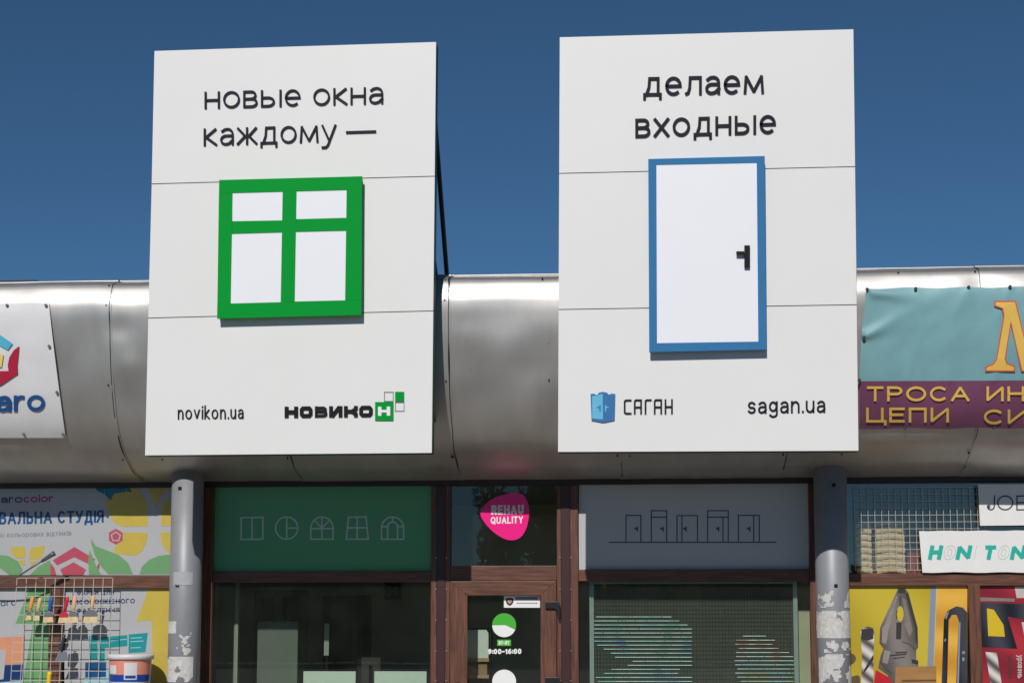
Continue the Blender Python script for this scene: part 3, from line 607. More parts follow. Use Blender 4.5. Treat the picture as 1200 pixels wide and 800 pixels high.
# thin squared logo letters
def thin(parent, strokes, name='letter'):
    mb = MB()
    for j, p in enumerate(strokes): stroke(mb, [(680 + a / 10, 450 + b / 10) for a, b in p], 2.0, M2, .01 + j * .0005, cap=False)
    mb.build(name, 'letter_navy', parent)
thin(S2, [[(600, 188), (535, 188), (520, 200), (520, 330), (535, 342), (600, 342)]]); thin(S2, [[(638, 350), (638, 200), (650, 186), (712, 186), (712, 350)], [(638, 270), (712, 270)]])
thin(S2, [[(764, 350), (764, 198), (776, 185), (836, 185)]]); thin(S2, [[(872, 350), (872, 198), (884, 184), (948, 184), (948, 350)], [(872, 268), (948, 268)]]); thin(S2, [[(998, 175), (998, 350)], [(1074, 173), (1074, 348)], [(998, 264), (1074, 264)]])
k10 = lambda pts: zo(pts, 680, 450, 10)
lg = MB().poly(k10([(120, 114), (165, 110), (180, 124), (205, 120), (215, 100), (265, 88), (318, 100), (328, 118), (352, 120), (362, 108), (410, 114), (402, 424), (265, 450), (132, 424)]), M2, .012).build('logo_emblem', 'logo_blue', S2)
MB().poly(k10([(138, 140), (190, 132), (262, 112), (267, 412), (140, 402)]), M2, .002, .012).build('logo_leaf', 'logo_light_blue', lg)
MB().poly(k10([(224, 245), (239, 243), (239, 322), (224, 318)]), M2, .002, .014).poly(k10([(195, 264), (223.5, 264), (223.5, 280), (195, 278)]), M2, .002, .014).build('logo_handle', 'logo_blue', lg)
MB().poly(k10([(289, 243), (304, 245), (304, 318), (289, 322)]), M2, .002, .012).poly(k10([(304.5, 264), (333, 262), (333, 278), (304.5, 280)]), M2, .002, .012).build('logo_handle', 'logo_light_blue', lg)
# green window emblem: six bars round four panes, standing off the sheet
ED = .085
def face_poly(parent, name, m, pts, d0, d1, bevel=0):     # outline given where its FRONT is seen; sides run straight back
    Yf = YP - d1; f = [at(px, py, Yf) for px, py in pts]; n = len(f)
    return MB().add([(p.x, Yf, p.z) for p in f] + [(p.x, YP - d0, p.z) for p in f], [tuple(range(n)), tuple(range(2 * n - 1, n - 1, -1))] + [(i, i + n, (i + 1) % n + n, (i + 1) % n) for i in range(n)]).build(name, m, parent, fixn=True, bevel=bevel)
wo = [(256.8, 211), (424.3, 206.6), (423.3, 369), (254.4, 373.2)]
pTL = [(272.5, 226.4), (331.2, 224.9), (330.9, 258.2), (272.3, 259.2)]; pTR = [(347.5, 224.1), (406.2, 222.5), (406, 255.2), (347.2, 256.8)]
pBL = [(271.8, 274.1), (330.4, 272.4), (328.9, 354), (270.3, 355.6)]; pBR = [(346.7, 271.8), (406, 270.4), (404.4, 351.8), (345.3, 353.2)]
EMB = face_poly(S1, 'window_emblem', 'green', [(wo[0][0] + 1, wo[0][1] + 1), (wo[1][0] - 1, wo[1][1] + 1), (wo[2][0] - 1, wo[2][1] - 1), (wo[3][0] + 1, wo[3][1] - 1)], .0, ED - .02)
for p in (pTL, pTR, pBL, pBR): face_poly(EMB, 'pane', 'emblem_white', p, ED - .0195, ED - .004)
bars = [[wo[0], wo[1], (424.2, 222.2), (256.6, 226.7)], [(254.6, 355.9), (423.4, 351.4), wo[2], wo[3]],
        [(256.5, 226.9), pTL[0], pBL[3], (254.7, 355.7)], [pTR[1], (424.1, 222.3), (423.5, 351.2), pBR[2]],
        [pTL[1], pTR[0], pBR[3], pBL[2]]]
for b in bars: face_poly(EMB, 'frame_bar', 'green', b, ED - .0195, ED)
face_poly(EMB, 'frame_bar', 'green', [pTL[3], pTL[2], pBL[1], pBL[0]], ED - .0195, ED - .0006); face_poly(EMB, 'frame_bar', 'green', [pTR[3], pTR[2], pBR[1], pBR[0]], ED - .0195, ED - .0006)
# blue door emblem
do = [(759.7, 186.4), (896.2, 182.9), (898.2, 409.4), (760.8, 412.4)]; di = [(769.2, 193.4), (886.8, 191), (888.7, 400.1), (769.9, 401.9)]
DEM = face_poly(S2, 'door_emblem', 'blue', [(do[0][0] + 1, do[0][1] + 1), (do[1][0] - 1, do[1][1] + 1), (do[2][0] - 1, do[2][1] - 1), (do[3][0] + 1, do[3][1] - 1)], 0, ED - .02)
face_poly(DEM, 'door_leaf', 'emblem_white', di, ED - .0195, ED - .003)
for i in range(4): face_poly(DEM, 'frame_bar', 'blue', [do[i], do[(i + 1) % 4], di[(i + 1) % 4], di[i]], ED - .0195, ED)
mh = plane(YP - ED + .003)
MB().poly(rect(872.2, 287.4, 878.8, 313.4), mh, .03).build('handle_plate', 'letter_black', DEM, bevel=.003)
MB().poly(rect(862.8, 294.4, 872.1, 298.2), mh, .03, .012).build('handle_lever', 'letter_black', DEM, bevel=.003)
# steel braces from the roof to the back of each panel
def brace(s, x, ytop, Yr, ):
    zt = Z(ytop, YP + TH, 600); MB().tube([(x, YP + TH - .01, zt), (x, Yr, ROOFZ - .03)], .022, 8).build('brace', 'dark_metal', s)
for s, pxs in ((S1, (196, 340, 504)), (S2, (672, 830, 985))):
    for p in pxs:
        x = X(p, YP + TH, 150); brace(s, x, 70, .12); brace(s, x - .01, 250, -.75)
        for py in (470, 345):
            z = Z(py, YP + TH, 600); q = fas(p, py).y
            MB().tube([(x, YP + TH - .01, z), (x, YP + TH + .02, z - .03), (x, q + .12, z - .12)], .016, 6).build('bracket', 'dark_metal', s)

# =================================================================== CANOPY BANNERS
def banner_sheet(parent, name, m, x0, x1, y0, y1, off, nx=30, ny=26, wr=0, seed=0, edge=None):
    vs, fs = [], []
    for i in range(nx + 1):
        for j in range(ny + 1):
            u, v = i / nx, j / ny; px, py = edge(u, v) if edge else (x0 + (x1 - x0) * u, y0 + (y1 - y0) * v)
            d = wr * (abs(noise.noise((px * .018 + py * .012 + seed, py * .03 - px * .01, seed))) + .5 * noise.noise((px * .05, py * .05, seed + 4)))
            vs.append(fas(px, py, off + d))
    for i in range(nx):
        for j in range(ny): a = i * (ny + 1) + j; fs.append((a, a + 1, a + ny + 2, a + ny + 1))
    o = MB().add(vs, fs).build(name, m, parent, smooth=True)
    sm = o.modifiers.new('solid', 'SOLIDIFY'); sm.thickness = .003; sm.offset = 0; sm.use_rim = False
    return o
c = fas(-30, 512)
BN1 = thing('banner', c, 'white vinyl banner with red and blue hexagon logo, fixed on the canopy', 'banner')
def e1(u, v):
    xr = 57.6 + (1.2 * v + 18.2 * v ** 1.15); return (-120 + (xr + 120) * u, 355.5 + (512.8 - 355.5) * v + (1 - u) * 3 * (1 - v) * .3)
banner_sheet(BN1, 'cloth', 'banner_white', 0, 0, 0, 0, .03, edge=e1, wr=.006, seed=2)
def bmap(px, py, off=0): return fas(px, py, .042 + off)
k44 = lambda pts: zo(pts, 0, 340, 4.444)
MB().poly(k44([(-60, 170), (0, 232), (66, 278), (40, 312), (0, 290), (-60, 250)]), bmap, .002).build('logo_piece', 'banner_sky', BN1)
MB().poly(k44([(100, 290), (72, 312), (48, 350), (40, 390), (44, 420), (-60, 422), (-60, 500), (0, 496), (92, 436), (90, 392)]), bmap, .002).build('logo_piece', 'banner_red', BN1)
MB().poly(k44([(-20, 330), (18, 335), (8, 400), (-20, 402)]), bmap, .002).build('logo_piece', 'banner_yellow', BN1)
lettering(BN1, 'letter', 'banner_blue', 'aro', -4.5, 482.6, 52.5, 481.4, 19, 4.3, bmap, .002, gap=.16)
for px, py in ((8.5, 357.8), (54, 357.8), (57.8, 405.6), (66.8, 459.5), (28, 508.8), (74, 508.8), (-30, 358), (-20, 509)):
    p = fas(px, py, .04); MB().tube([p, p + Vector((0, -.012, 0))], .013, 10).build('grommet', 'lamp_grey', BN1)
c = fas(1200, 500)
BN2 = thing('banner', c, 'faded teal and purple banner with yellow lettering, creased along its edge', 'banner')
def e2a(u, v):
    xl = 1015.5 - 8.5 * v - 3 * math.sin(v * math.pi) * .5
    return (xl + (1330 - xl) * u, 338 - 3 * u + (446.5 - 338 + 1.5 * u) * v + (1 - u) * 2 * math.sin(u * 30) * (1 - v) * .5)
def e2b(u, v): xl = 1007 + .5 * v; return (xl + (1330 - xl) * u, 448.7 - 1.6 * u + (502 - 448.7) * v + .7 * math.sin(u * 26) * v)
def e2m(u, v): xl = 1007; return (xl + (1330 - xl) * u, 446.2 - 1.5 * u + 2.8 * v)
def wr2(px, py):
    # creases radiating from the top-left eyelet and from the slack left edge
    d = 0
    for (gx, gy, ang, amp) in ((1016, 339, 12, .022), (1012, 394, -28, .028), (1012, 394, -14, .012), (1020, 346, -2, .016)):
        a = math.radians(ang); dx, dy = px - gx, py - gy; al = dx * math.cos(a) + dy * math.sin(a); ac = -dx * math.sin(a) + dy * math.cos(a)
        if al > 0: d += amp * math.exp(-(ac / (4 + al * .08)) ** 2) * math.exp(-al / 55)
    for (gx, gy, ang) in ((1073, 338, 62), (1135, 337, 80), (1135, 337, 118), (1183, 336, 70), (1183, 336, 110), (1060, 447, -70), (1113, 447, -100), (1165, 447, -80)):
        a = math.radians(ang); dx, dy = px - gx, py - gy; al = dx * math.cos(a) + dy * math.sin(a); ac = -dx * math.sin(a) + dy * math.cos(a)
        if al > 0: d += .009 * math.exp(-(ac / (3 + al * .1)) ** 2) * math.exp(-al / 30)
    return d + .012 * noise.noise((px * .016, py * .022, 5)) + .004 * noise.noise((px * .05 + py * .03, py * .03, 2))
def cloth2(name, m, ed, nx, ny):
    vs, fs = [], []
    for i in range(nx + 1):
        for j in range(ny + 1):
            px, py = ed(i / nx, j / ny); vs.append(fas(px, py, .034 + wr2(px, py)))
    for i in range(nx):
        for j in range(ny): a = i * (ny + 1) + j; fs.append((a, a + 1, a + ny + 2, a + ny + 1))
    o = MB().add(vs, fs).build(name, m, BN2, smooth=True); sm = o.modifiers.new('solid', 'SOLIDIFY'); sm.thickness = .003; sm.offset = 0; sm.use_rim = False
cloth2('cloth', 'banner_teal', e2a, 90, 36); cloth2('cloth', 'banner_purple', lambda u, v: e2b(u, v) if v > 0 else e2m(u, .15), 90, 20)
def b2map(px, py, off=0): return fas(px, py, .047 + wr2(px, py) + off)
k4 = lambda pts: zo(pts, 1000, 310, 4)
Mo = k4([(664, 172), (760, 172), (815, 400), (870, 172), (960, 172), (960, 192), (930, 210), (935, 460), (970, 478), (970, 498), (835, 498), (835, 478), (862, 460), (862, 290), (806, 498), (790, 498), (738, 270), (712, 440), (720, 462), (756, 476), (756, 498), (622, 498), (622, 480), (655, 466), (672, 440), (706, 240), (700, 205), (664, 192)])
mb = MB(); stroke(mb, Mo, 1.6, b2map, .003, 0, True); mb.build('letter_outline', 'banner_outline', BN2)
MB().poly(Mo, b2map, .002).build('letter', 'banner_gold', BN2)
for tx, x0, x1, b_ in (('ТРОСА', 1016, 1136, 470), ('ИНСТ', 1156, 1250, 470), ('ЦЕПИ', 1015, 1112, 494.8), ('СИЛ', 1153, 1230, 497)):
    lettering(BN2, 'letter', 'banner_gold', tx, x0, b_, x1, b_, 17.5, 3.0, b2map, .002, gap=.2)
for px, py in ((1016, 339), (1073, 338.3), (1135, 336.5), (1183.5, 336), (1012.5, 395.5), (1007, 445.5), (1060.5, 501.5), (1113, 501), (1165, 501), (1008, 501)):
    p = fas(px, py, .05 + wr2(px, py)); MB().tube([p, p + Vector((0, -.012, 0))], .014, 10).build('grommet', 'dark_metal', BN2)

# =================================================================== WINDOW FILMS AND STICKERS
YV = -.012
V0 = plane(YV)
def film(name, label, cat, outline, m, t=.001):
    xs = [p[0] for p in outline]; ys = [p[1] for p in outline]; c = at((min(xs) + max(xs)) / 2, max(ys), YV)
    o = thing(name, c, label, cat); MB().poly(outline, V0, t).build('film_sheet', m, o); return o
def piece(o, m, pts, layer=1, name='printed_shape', t=.001): return MB().poly(pts, V0, t, .001 * layer + .0004 * layer).build(name, m, o)
def wprint(o, m, text, x0, b0, x1, b1, h, wd, layer=1, gap=.22, each=True, name='letter', slant=0): return lettering(o, name, m, text, x0, b0, x1, b1, h, wd, V0, .0006, gap, .0014 * layer, slant, each)
# -- paint shop, upper film
U = film('window_mural', 'printed window film with yellow flowers, green leaves and paint studio lettering', 'window film', rect(-116, 567.5, 201, 673.5), 'vinyl_white')
z2 = lambda p: zo(p, 90, 560, 6.67); z1 = lambda p: zo(p, 0, 560, 6.67)
for p in ([(222, 60), (235, 220), (265, 310), (310, 360), (360, 380), (555, 376), (555, 240), (540, 180), (505, 115), (455, 60)],
          [(555, 425), (345, 425), (340, 480), (285, 560), (300, 585), (390, 602), (460, 600), (510, 570), (545, 500)],
          [(555, 58), (738, 54), (690, 90), (640, 180), (615, 235), (590, 170), (560, 95)], [(740, 150), (690, 180), (660, 250), (660, 375), (740, 373)], [(650, 425), (740, 423), (740, 595), (700, 570), (665, 510)]):
    piece(U, 'vinyl_yellow', z2(p), name='petal')
for p in ([(85, 540), (190, 530), (200, 580), (195, 625), (120, 625), (85, 570)], [(240, 545), (350, 525), (340, 590), (310, 630), (230, 635), (232, 580)], [(130, 642), (195, 638), (190, 690)], [(232, 650), (300, 642), (240, 690)]):
    piece(U, 'vinyl_yellow', z1(p), name='petal')
for p in ([(140, 70), (200, 60), (215, 80), (215, 125), (160, 100)], [(216, 60), (275, 55), (290, 120), (265, 175), (220, 130)], [(281, 60), (385, 55), (385, 105), (330, 115), (291, 118)], [(390, 55), (410, 60), (430, 110), (391, 105)]):
    piece(U, 'vinyl_teal', z2(p), 2, 'leaf')
for p in ([(110, 470), (150, 530), (240, 565), (330, 600), (400, 660), (435, 740), (435, 748), (245, 748), (190, 690), (140, 600), (115, 520)], [(490, 748), (510, 690), (560, 640), (640, 605), (740, 595), (740, 748)], [(100, 560), (90, 650), (95, 752), (190, 752), (150, 680)]):
    piece(U, 'vinyl_green', z2(p), 2, 'leaf')
for p in ([(-60, 595), (0, 600), (60, 605), (140, 650), (175, 710), (160, 757), (75, 757), (0, 700), (-60, 690)], [(230, 757), (300, 690), (390, 640), (395, 757)]): piece(U, 'vinyl_green', z1(p), 2, 'leaf')
for p in ([(412, 640), (582, 537), (745, 632), (742, 640), (700, 660), (690, 668), (580, 616), (446, 680)], [(470, 712), (575, 656), (672, 712), (652, 756), (490, 756)], [(394, 660), (394, 756), (440, 756), (425, 700)], [(745, 715), (775, 655), (780, 690), (768, 720)]): piece(U, 'vinyl_red', z1(p), 1.5, 'hexagon_piece')
piece(U, 'vinyl_red', [(135.7 + 9.3 * math.sin(math.radians(a)), 628.3 - 9.3 * math.cos(math.radians(a))) for a in range(0, 360, 60)], 2, 'hexagon')
mb = MB(); stroke(mb, [(135.7 + 5.6 * math.sin(math.radians(a)), 628.5 - 5.6 * math.cos(math.radians(a))) for a in range(0, 360, 72)], 1.3, V0, .001, .0045, True); mb.build('pentagon_outline', 'vinyl_white', U)
wprint(U, 'vinyl_charcoal', 'aro', 1, 589.2, 26.5, 588.6, 6.8, 1.7, gap=.12); wprint(U, 'vinyl_magenta', 'color', 27.5, 588.6, 62.5, 587.8, 6.8, 1.7, gap=.12)
wprint(U, 'vinyl_ink', 'ВАЛЬНА', -1, 614.2, 61, 613.2, 14.6, 2.5, gap=.14); wprint(U, 'vinyl_ink', 'СТУДІЯ', 67.5, 613, 121.5, 612, 14.6, 2.5, gap=.14)
wprint(U, 'vinyl_grey', '00) кольорових відтінків', -3, 629.6, 83.5, 627, 4.4, .75, gap=.3, each=False, name='small_print')
# -- paint shop, lower films
zl = lambda p: zo(p, 0, 670, 6.15); zr = lambda p: zo(p, 80, 670, 6.15)
L1 = film('window_mural', 'printed window film with a broad green arrow and an orange package', 'window film', rect(-114, 687, 61.5, 815), 'vinyl_white')
piece(L1, 'vinyl_green', zl([(215, 106), (376, 104), (374, 250), (372, 890), (150, 890), (235, 375), (110, 375)]), 1, 'arrow')
piece(L1, 'vinyl_orange', zl([(-200, 478), (175, 462), (165, 660), (-200, 675)]), 2, 'package_print'); piece(L1, 'vinyl_navy', zl([(-200, 678), (165, 664), (158, 780), (-200, 800)]), 2, 'package_print')
piece(L1, 'vinyl_white', zl([(-20, 560), (45, 556), (25, 770), (-20, 775)]), 3, 'package_label'); piece(L1, 'pack_pale', zl([(-200, 805), (155, 785), (150, 890), (-200, 890)]), 2, 'package_print')
wprint(L1, 'vinyl_navy', 'ного', -6, 710.5, 19, 708.8, 5.6, 1.1, each=False, name='small_print')
L2 = film('window_mural', 'printed window film with a yellow arrow and a teal paint package', 'window film', rect(75.5, 687, 238, 815), 'vinyl_white')
piece(L2, 'vinyl_yellow', zr([(580, 107), (960, 107), (960, 890), (612, 890), (600, 345), (490, 355)]), 1, 'arrow')
for p, m in (([(150, 455), (210, 455), (210, 628), (150, 628)], 'pack_teal'), ([(220, 470), (425, 452), (425, 530), (262, 545), (262, 640), (220, 640)], 'pack_teal'), ([(436, 448), (572, 436), (556, 574), (434, 580)], 'pack_teal'), ([(122, 650), (272, 645), (272, 752), (122, 758)], 'vinyl_ink'), ([(270, 690), (300, 690), (300, 890), (110, 890), (110, 765), (270, 760)], 'pack_pale')):
    piece(L2, m, zr(p), 2, 'package_print')
for (x0, x1, y0, y1) in ((300, 420, 495, 482), (450, 530, 475, 470), (450, 540, 500, 495), (450, 520, 545, 542)):
    mb = MB(); stroke(mb, zr([(x0, y0), (x1, y1)]), 1.0, V0, .0006, .0045); mb.build('small_print', 'pack_pale', L2)
wprint(L2, 'vinyl_navy', 'ФАРБИ ДЛЯ', 90, 697.2, 133.5, 696.2, 5.2, 1.0, each=False, name='small_print'); wprint(L2, 'vinyl_navy', 'ВИСОКОЯКІСНОГО', 82, 708, 158, 706.4, 5.6, 1.1, each=False, name='small_print'); wprint(L2, 'vinyl_navy', 'ФАРБЛЕННЯ', 90, 717.6, 140, 716.6, 5.2, 1.0, each=False, name='small_print')
# -- green film with five window icons
FG = film('window_film', 'dark green window film printed with five pale window icons', 'window film', [(250.2, 569.4), (505.6, 567.5), (505, 668.6), (249.6, 669.6)], 'film_green')
zi3 = lambda p: zo(p, 230, 540, 3.077)
def icon(parent, m, lines, wd, layer=1):
    mb = MB()
    for j, (p, cl) in enumerate(lines): stroke(mb, p, wd, V0, .0006 + j * .0002, .0014 * layer, cl, cap=not cl)
    mb.build('icon', m, parent)
IW = 1.7
icon(FG, 'film_line', [(zi3([(162, 204), (240, 202), (240, 281), (162, 282)]), True), (zi3([(201, 204), (201, 281)]), False)], IW)
icon(FG, 'film_line', [(zi3(circ(326, 241, 40, 32)), True), (zi3([(326, 203), (326, 279)]), False), (zi3([(328, 241), (364, 241)]), False)], IW)
icon(FG, 'film_line', [(zi3([(413, 241)] + circ(453, 241, 40, 18, 180, 360) + [(493, 241), (493, 281), (413, 281)]), True), (zi3([(415, 243), (491, 243)]), False), (zi3([(453, 241), (453, 279)]), False), (zi3([(453, 241), (453, 205)]), False), (zi3([(453, 241), (427, 214)]), False), (zi3([(453, 241), (479, 214)]), False)], IW)
icon(FG, 'film_line', [(zi3([(549, 202), (612, 201), (620, 281), (541, 281)]), True), (zi3([(580, 203), (580, 279)]), False), (zi3([(546, 240), (615, 240)]), False)], IW)
icon(FG, 'film_line', [(zi3([(668, 241)] + circ(708, 241, 40, 18, 180, 360) + [(748, 241), (748, 281), (668, 281)]), True), (zi3([(690, 279), (690, 241)] + circ(708, 237, 18, 10, 180, 360) + [(726, 241), (726, 279)]), False), (zi3([(708, 203), (708, 219)]), False), (zi3([(670, 236), (690, 236)]), False), (zi3([(726, 236), (746, 236)]), False)], IW)
# -- pale film with five door icons
FW = film('window_film', 'pale grey window film printed with a row of five dark door icons', 'window film', [(678.4, 566.3), (947, 564.9), (948, 666.6), (678.2, 667.4)], 'film_white')
zd = lambda p: zo(p, 700, 580, 5.217)
def dicon(lines, handles):
    mb = MB()
    for j, (p, cl) in enumerate(lines): stroke(mb, zd(p), 1.25, V0, .0006 + j * .0002, .0014, cl, cap=False)
    for (x, y) in handles: mb.poly(zd([(x, y - 16), (x + 8, y - 16), (x + 8, y + 16), (x, y + 16)]), V0, .0008, .0014).poly(zd([(x - 14, y - 8), (x - .5, y - 8), (x - .5, y + 2), (x - 14, y + 2)]), V0, .0008, .0014)
    mb.build('icon', 'film_navy', FW)
dicon([([(175, 283), (175, 123), (266, 123), (266, 283)], False)], [(240, 206)])
dicon([([(330, 283), (330, 94), (424, 94), (424, 283)], False), ([(333, 133), (421, 133)], False)], [(398, 206)])
dicon([([(487, 283), (487, 124), (612, 124), (612, 283)], False), ([(517, 127), (517, 283)], False)], [(538, 206)])
dicon([([(674, 283), (674, 94), (800, 94), (800, 283)], False), ([(677, 133), (797, 133)], False), ([(768, 136), (768, 283)], False)], [(738, 206)])
dicon([([(862, 283), (862, 123), (990, 123), (990, 283)], False), ([(956, 126), (956, 283)], False)], [(928, 206)])
dicon([([(70, 287), (1095, 287)], False)], [])
# -- magenta quality sticker
zs = lambda p: zo(p, 500, 540, 3.075)
ST = film('window_sticker', 'rounded magenta quality sticker on the dark pane above the door', 'sticker', zs(rounded([(190, 188), (212, 152), (255, 126), (312, 113), (352, 120), (368, 155), (370, 195), (360, 245), (338, 278), (302, 288), (262, 272), (228, 245), (203, 215)])), 'magenta')
wprint(ST, 'sticker_white', 'REHAU', 575.6, 602.6, 613.8, 602, 10.8, 2.6, gap=.14); wprint(ST, 'sticker_white', 'QUALITY', 575, 613.6, 613, 612.6, 8.2, 1.45, gap=.16)
mb = MB()
for y in (593.4, 595.6, 597.8): stroke(mb, [(574.5, y + .2), (614.6, y - .2)], .45, V0, .0004, .0034, cap=False)
mb.poly([(602.2, 589.2), (604.2, 589.2), (604.2, 590.6), (602.2, 590.6)], V0, .0006, .0014).poly([(605.2, 589.2), (607.2, 589.2), (607.2, 590.6), (605.2, 590.6)], V0, .0006, .0014); mb.build('letter_stripes', 'magenta', ST)
# -- stickers on the door
C1 = film('door_sticker', 'round half green, half white sticker on the glass door', 'sticker', circ(590.8, 732, 14), 'sticker_white')
piece(C1, 'sticker_green', [(576.8, 732.1), (592, 731.8), (603.9, 737.3)] + circ(590.8, 732, 14.05, 24, 22, -180)[0:25], 1, 'green_half')
C2 = film('door_sticker', 'small green label with white letters above the opening hours', 'sticker', rect(582.6, 749, 598.8, 756.2), 'sticker_green'); wprint(C2, 'sticker_white', 'ВТ-ПТ', 584.4, 754.9, 597, 754.9, 4.4, .95, gap=.14)
C3 = thing('opening_hours', at(591, 766, YV), 'white opening hours lettering on the glass door', 'sticker'); wprint(C3, 'sticker_white', '9:00-16:00', 571.8, 766, 611, 765.6, 6.2, 1.6, gap=.12)
film('door_sticker', 'plain white round sticker low on the glass door', 'sticker', circ(590.8, 798, 14), 'sticker_white')
C5 = film('door_notice', 'white notice strip with a dark shield at the top of the door', 'notice', rect(590.5, 697.8, 632.8, 711.5), 'sticker_white')
piece(C5, 'film_navy', zo([(485, 140), (515, 133), (545, 140), (543, 170), (530, 188), (515, 196), (500, 188), (487, 170)], 520, 680, 6.667), 1, 'shield'); piece(C5, 'vinyl_orange', zo([(498, 150), (532, 150), (530, 170), (515, 182), (500, 170)], 520, 680, 6.667), 2, 'shield_centre')
piece(C5, 'vinyl_grey', rect(604, 699, 630, 702.2), 1, 'heading_bar')
mb = MB()
for i in range(9): stroke(mb, [(606 + i * 2.7, 706.4), (607.8 + i * 2.7, 706.3)], 1.1, V0, .0005, .0014, cap=False)
mb.build('small_print', 'film_navy', C5)
# -- tool shop films
zp = lambda p: zo(p, 985, 670, 6.15); zq = lambda p: zo(p, 1085, 670, 6.157)
T1 = film('window_mural', 'yellow printed window film showing pliers, a drill bit and a hacksaw', 'window film', rect(957.5, 686, 1133.5, 815), 'print_yellow')
piece(T1, 'tool_strip', zq([(35, 98), (75, 98), (48, 890), (0, 890)]), 1, 'saw_blade_print'); piece(T1, 'print_orange', zq([(82, 98), (298, 98), (298, 890), (50, 890)]), 1, 'orange_field')
piece(T1, 'tool_light', zq([(76, 98), (81.5, 98), (49.5, 890), (48.5, 890)]), 1, 'saw_blade_edge')
piece(T1, 'print_pliers', zp([(415, 115), (465, 115), (490, 150), (555, 400), (560, 540), (545, 560), (545, 640), (560, 660), (560, 690), (500, 890), (365, 890), (340, 740), (270, 690), (290, 600), (310, 550), (280, 510), (285, 400), (400, 150)]), 2, 'pliers_print')
piece(T1, 'print_yellow', zp(circ(430, 300, 25, 20, ry=56)), 3, 'pliers_gap'); piece(T1, 'tool_dark', zp([(402, 362), (440, 362), (437, 482), (400, 482)]), 3, 'pliers_slot'); piece(T1, 'tool_dark', zp([(418, 118), (464, 118), (468, 150), (410, 150)]), 3, 'pliers_tip')
piece(T1, 'tool_dark', zp([(468, 152), (488, 150), (556, 400), (556, 520), (540, 500), (535, 400)]), 3, 'pliers_shade'); piece(T1, 'tool_dark', zp([(405, 270), (397, 300), (403, 340), (412, 330), (408, 300), (414, 275)]), 3, 'pliers_teeth'); piece(T1, 'tool_dark', zp([(510, 625), (560, 635), (560, 665), (515, 655)]), 3, 'pliers_notch')
mb = MB(); stroke(mb, zp([(360, 600), (470, 590)]), 1.6, V0, .0006, .0045); stroke(mb, zp([(380, 620), (460, 612)]), 1.2, V0, .0006, .0045); stroke(mb, zp([(445, 500), (500, 520), (540, 560)]), .8, V0, .0006, .0045); stroke(mb, zp([(285, 640), (330, 700), (370, 730)]), .8, V0, .0006, .0045); mb.build('pliers_marking', 'tool_dark', T1)
for p, m in (([(300, 400), (318, 380), (402, 170), (410, 175), (345, 420), (330, 520), (298, 505)], 'tool_mid'), ([(445, 180), (470, 200), (520, 420), (500, 470), (462, 380), (456, 260)], 'tool_grey'), ([(315, 560), (360, 570), (340, 660), (300, 650)], 'tool_mid'), ([(395, 575), (480, 570), (478, 580), (395, 586)], 'tool_dark'), ([(425, 170), (434, 170), (434, 240), (425, 240)], 'tool_dark')):
    piece(T1, m, zp(p), 2.7, 'pliers_facet')
for p in ([(238, 360), (250, 360), (236, 890), (222, 890)], [(262, 570), (284, 570), (280, 590), (262, 588)], [(262, 615), (280, 615), (278, 640), (262, 640)], [(136, 480), (146, 480), (143, 500), (134, 498)], [(140, 330), (150, 300), (170, 275), (160, 305), (148, 340)]): piece(T1, 'tool_strip', zq(p), 3, 'saw_glint')
piece(T1, 'tool_red', zp([(255, 703), (362, 765), (372, 890), (225, 890)]), 3, 'pliers_grip')
piece(T1, 'print_drill', zp([(143, 430), (160, 402), (200, 390), (232, 398), (243, 430), (240, 560), (235, 890), (145, 890), (155, 600)]), 2, 'drill_bit_print')
for p in ([(150, 410), (235, 405), (236, 480), (190, 492), (150, 480)], [(238, 590), (205, 640), (170, 700), (165, 730), (190, 700), (238, 630)]): piece(T1, 'tool_dark', zp(p), 3, 'drill_bit_shade')
piece(T1, 'tool_shade', zp(rounded([(40, 590), (80, 580), (112, 605), (110, 640), (75, 670), (40, 660)])), 2, 'dark_blot'); piece(T1, 'tool_shade', zp(rounded([(40, 780), (80, 750), (142, 735), (142, 830), (60, 880), (30, 860)])), 1.6, 'dark_blot')
piece(T1, 'tool_wood', zp([(398, 682), (690, 676), (690, 890), (388, 890)]), 4, 'wood_block_print'); piece(T1, 'tool_shade', zp([(440, 775), (690, 772), (690, 785), (440, 788)]), 5, 'wood_block_shade')
piece(T1, 'print_black', zq([(110, 890), (130, 340), (158, 278), (220, 245), (268, 256), (297, 290), (299, 890)]), 2, 'hacksaw_print'); piece(T1, 'print_orange', zq([(152, 890), (165, 345), (188, 308), (222, 308), (237, 350), (215, 890)]), 3, 'hacksaw_gap')
T2 = film('window_mural', 'red printed window film showing a black and yellow spirit level', 'window film', rect(1146.5, 686, 1330, 815), 'print_red')
piece(T2, 'print_black', zq([(395, 220), (760, 232), (760, 352), (590, 318), (660, 552), (400, 540)]), 1, 'level_print'); piece(T2, 'tool_yellow', zq([(440, 260), (490, 270), (560, 380), (570, 465), (450, 460)]), 2, 'level_window')
piece(T2, 'print_drill', zq([(430, 575), (512, 580), (560, 890), (480, 890)]), 1, 'pale_strip'); piece(T2, 'tool_light', zq([(640, 104), (760, 104), (760, 185), (655, 186)]), 1, 'pale_patch'); piece(T2, 'tool_light', zq([(690, 360), (760, 362), (760, 500), (715, 480)]), 1, 'pale_patch')
piece(T2, 'tool_grey', zq([(376, 180), (640, 190), (640, 212), (378, 208)]), 1, 'grey_band')
sidemap = lambda px, py, off=0: V0(1193.5 + (730 - (730 - (px - 1150))) * 0 + -(py - 700) * 1.0, 766 + (px - 1150), off)
def turned(cx, cy): return lambda px, py, off=0: V0(cx - (py - 0), cy + px, off)
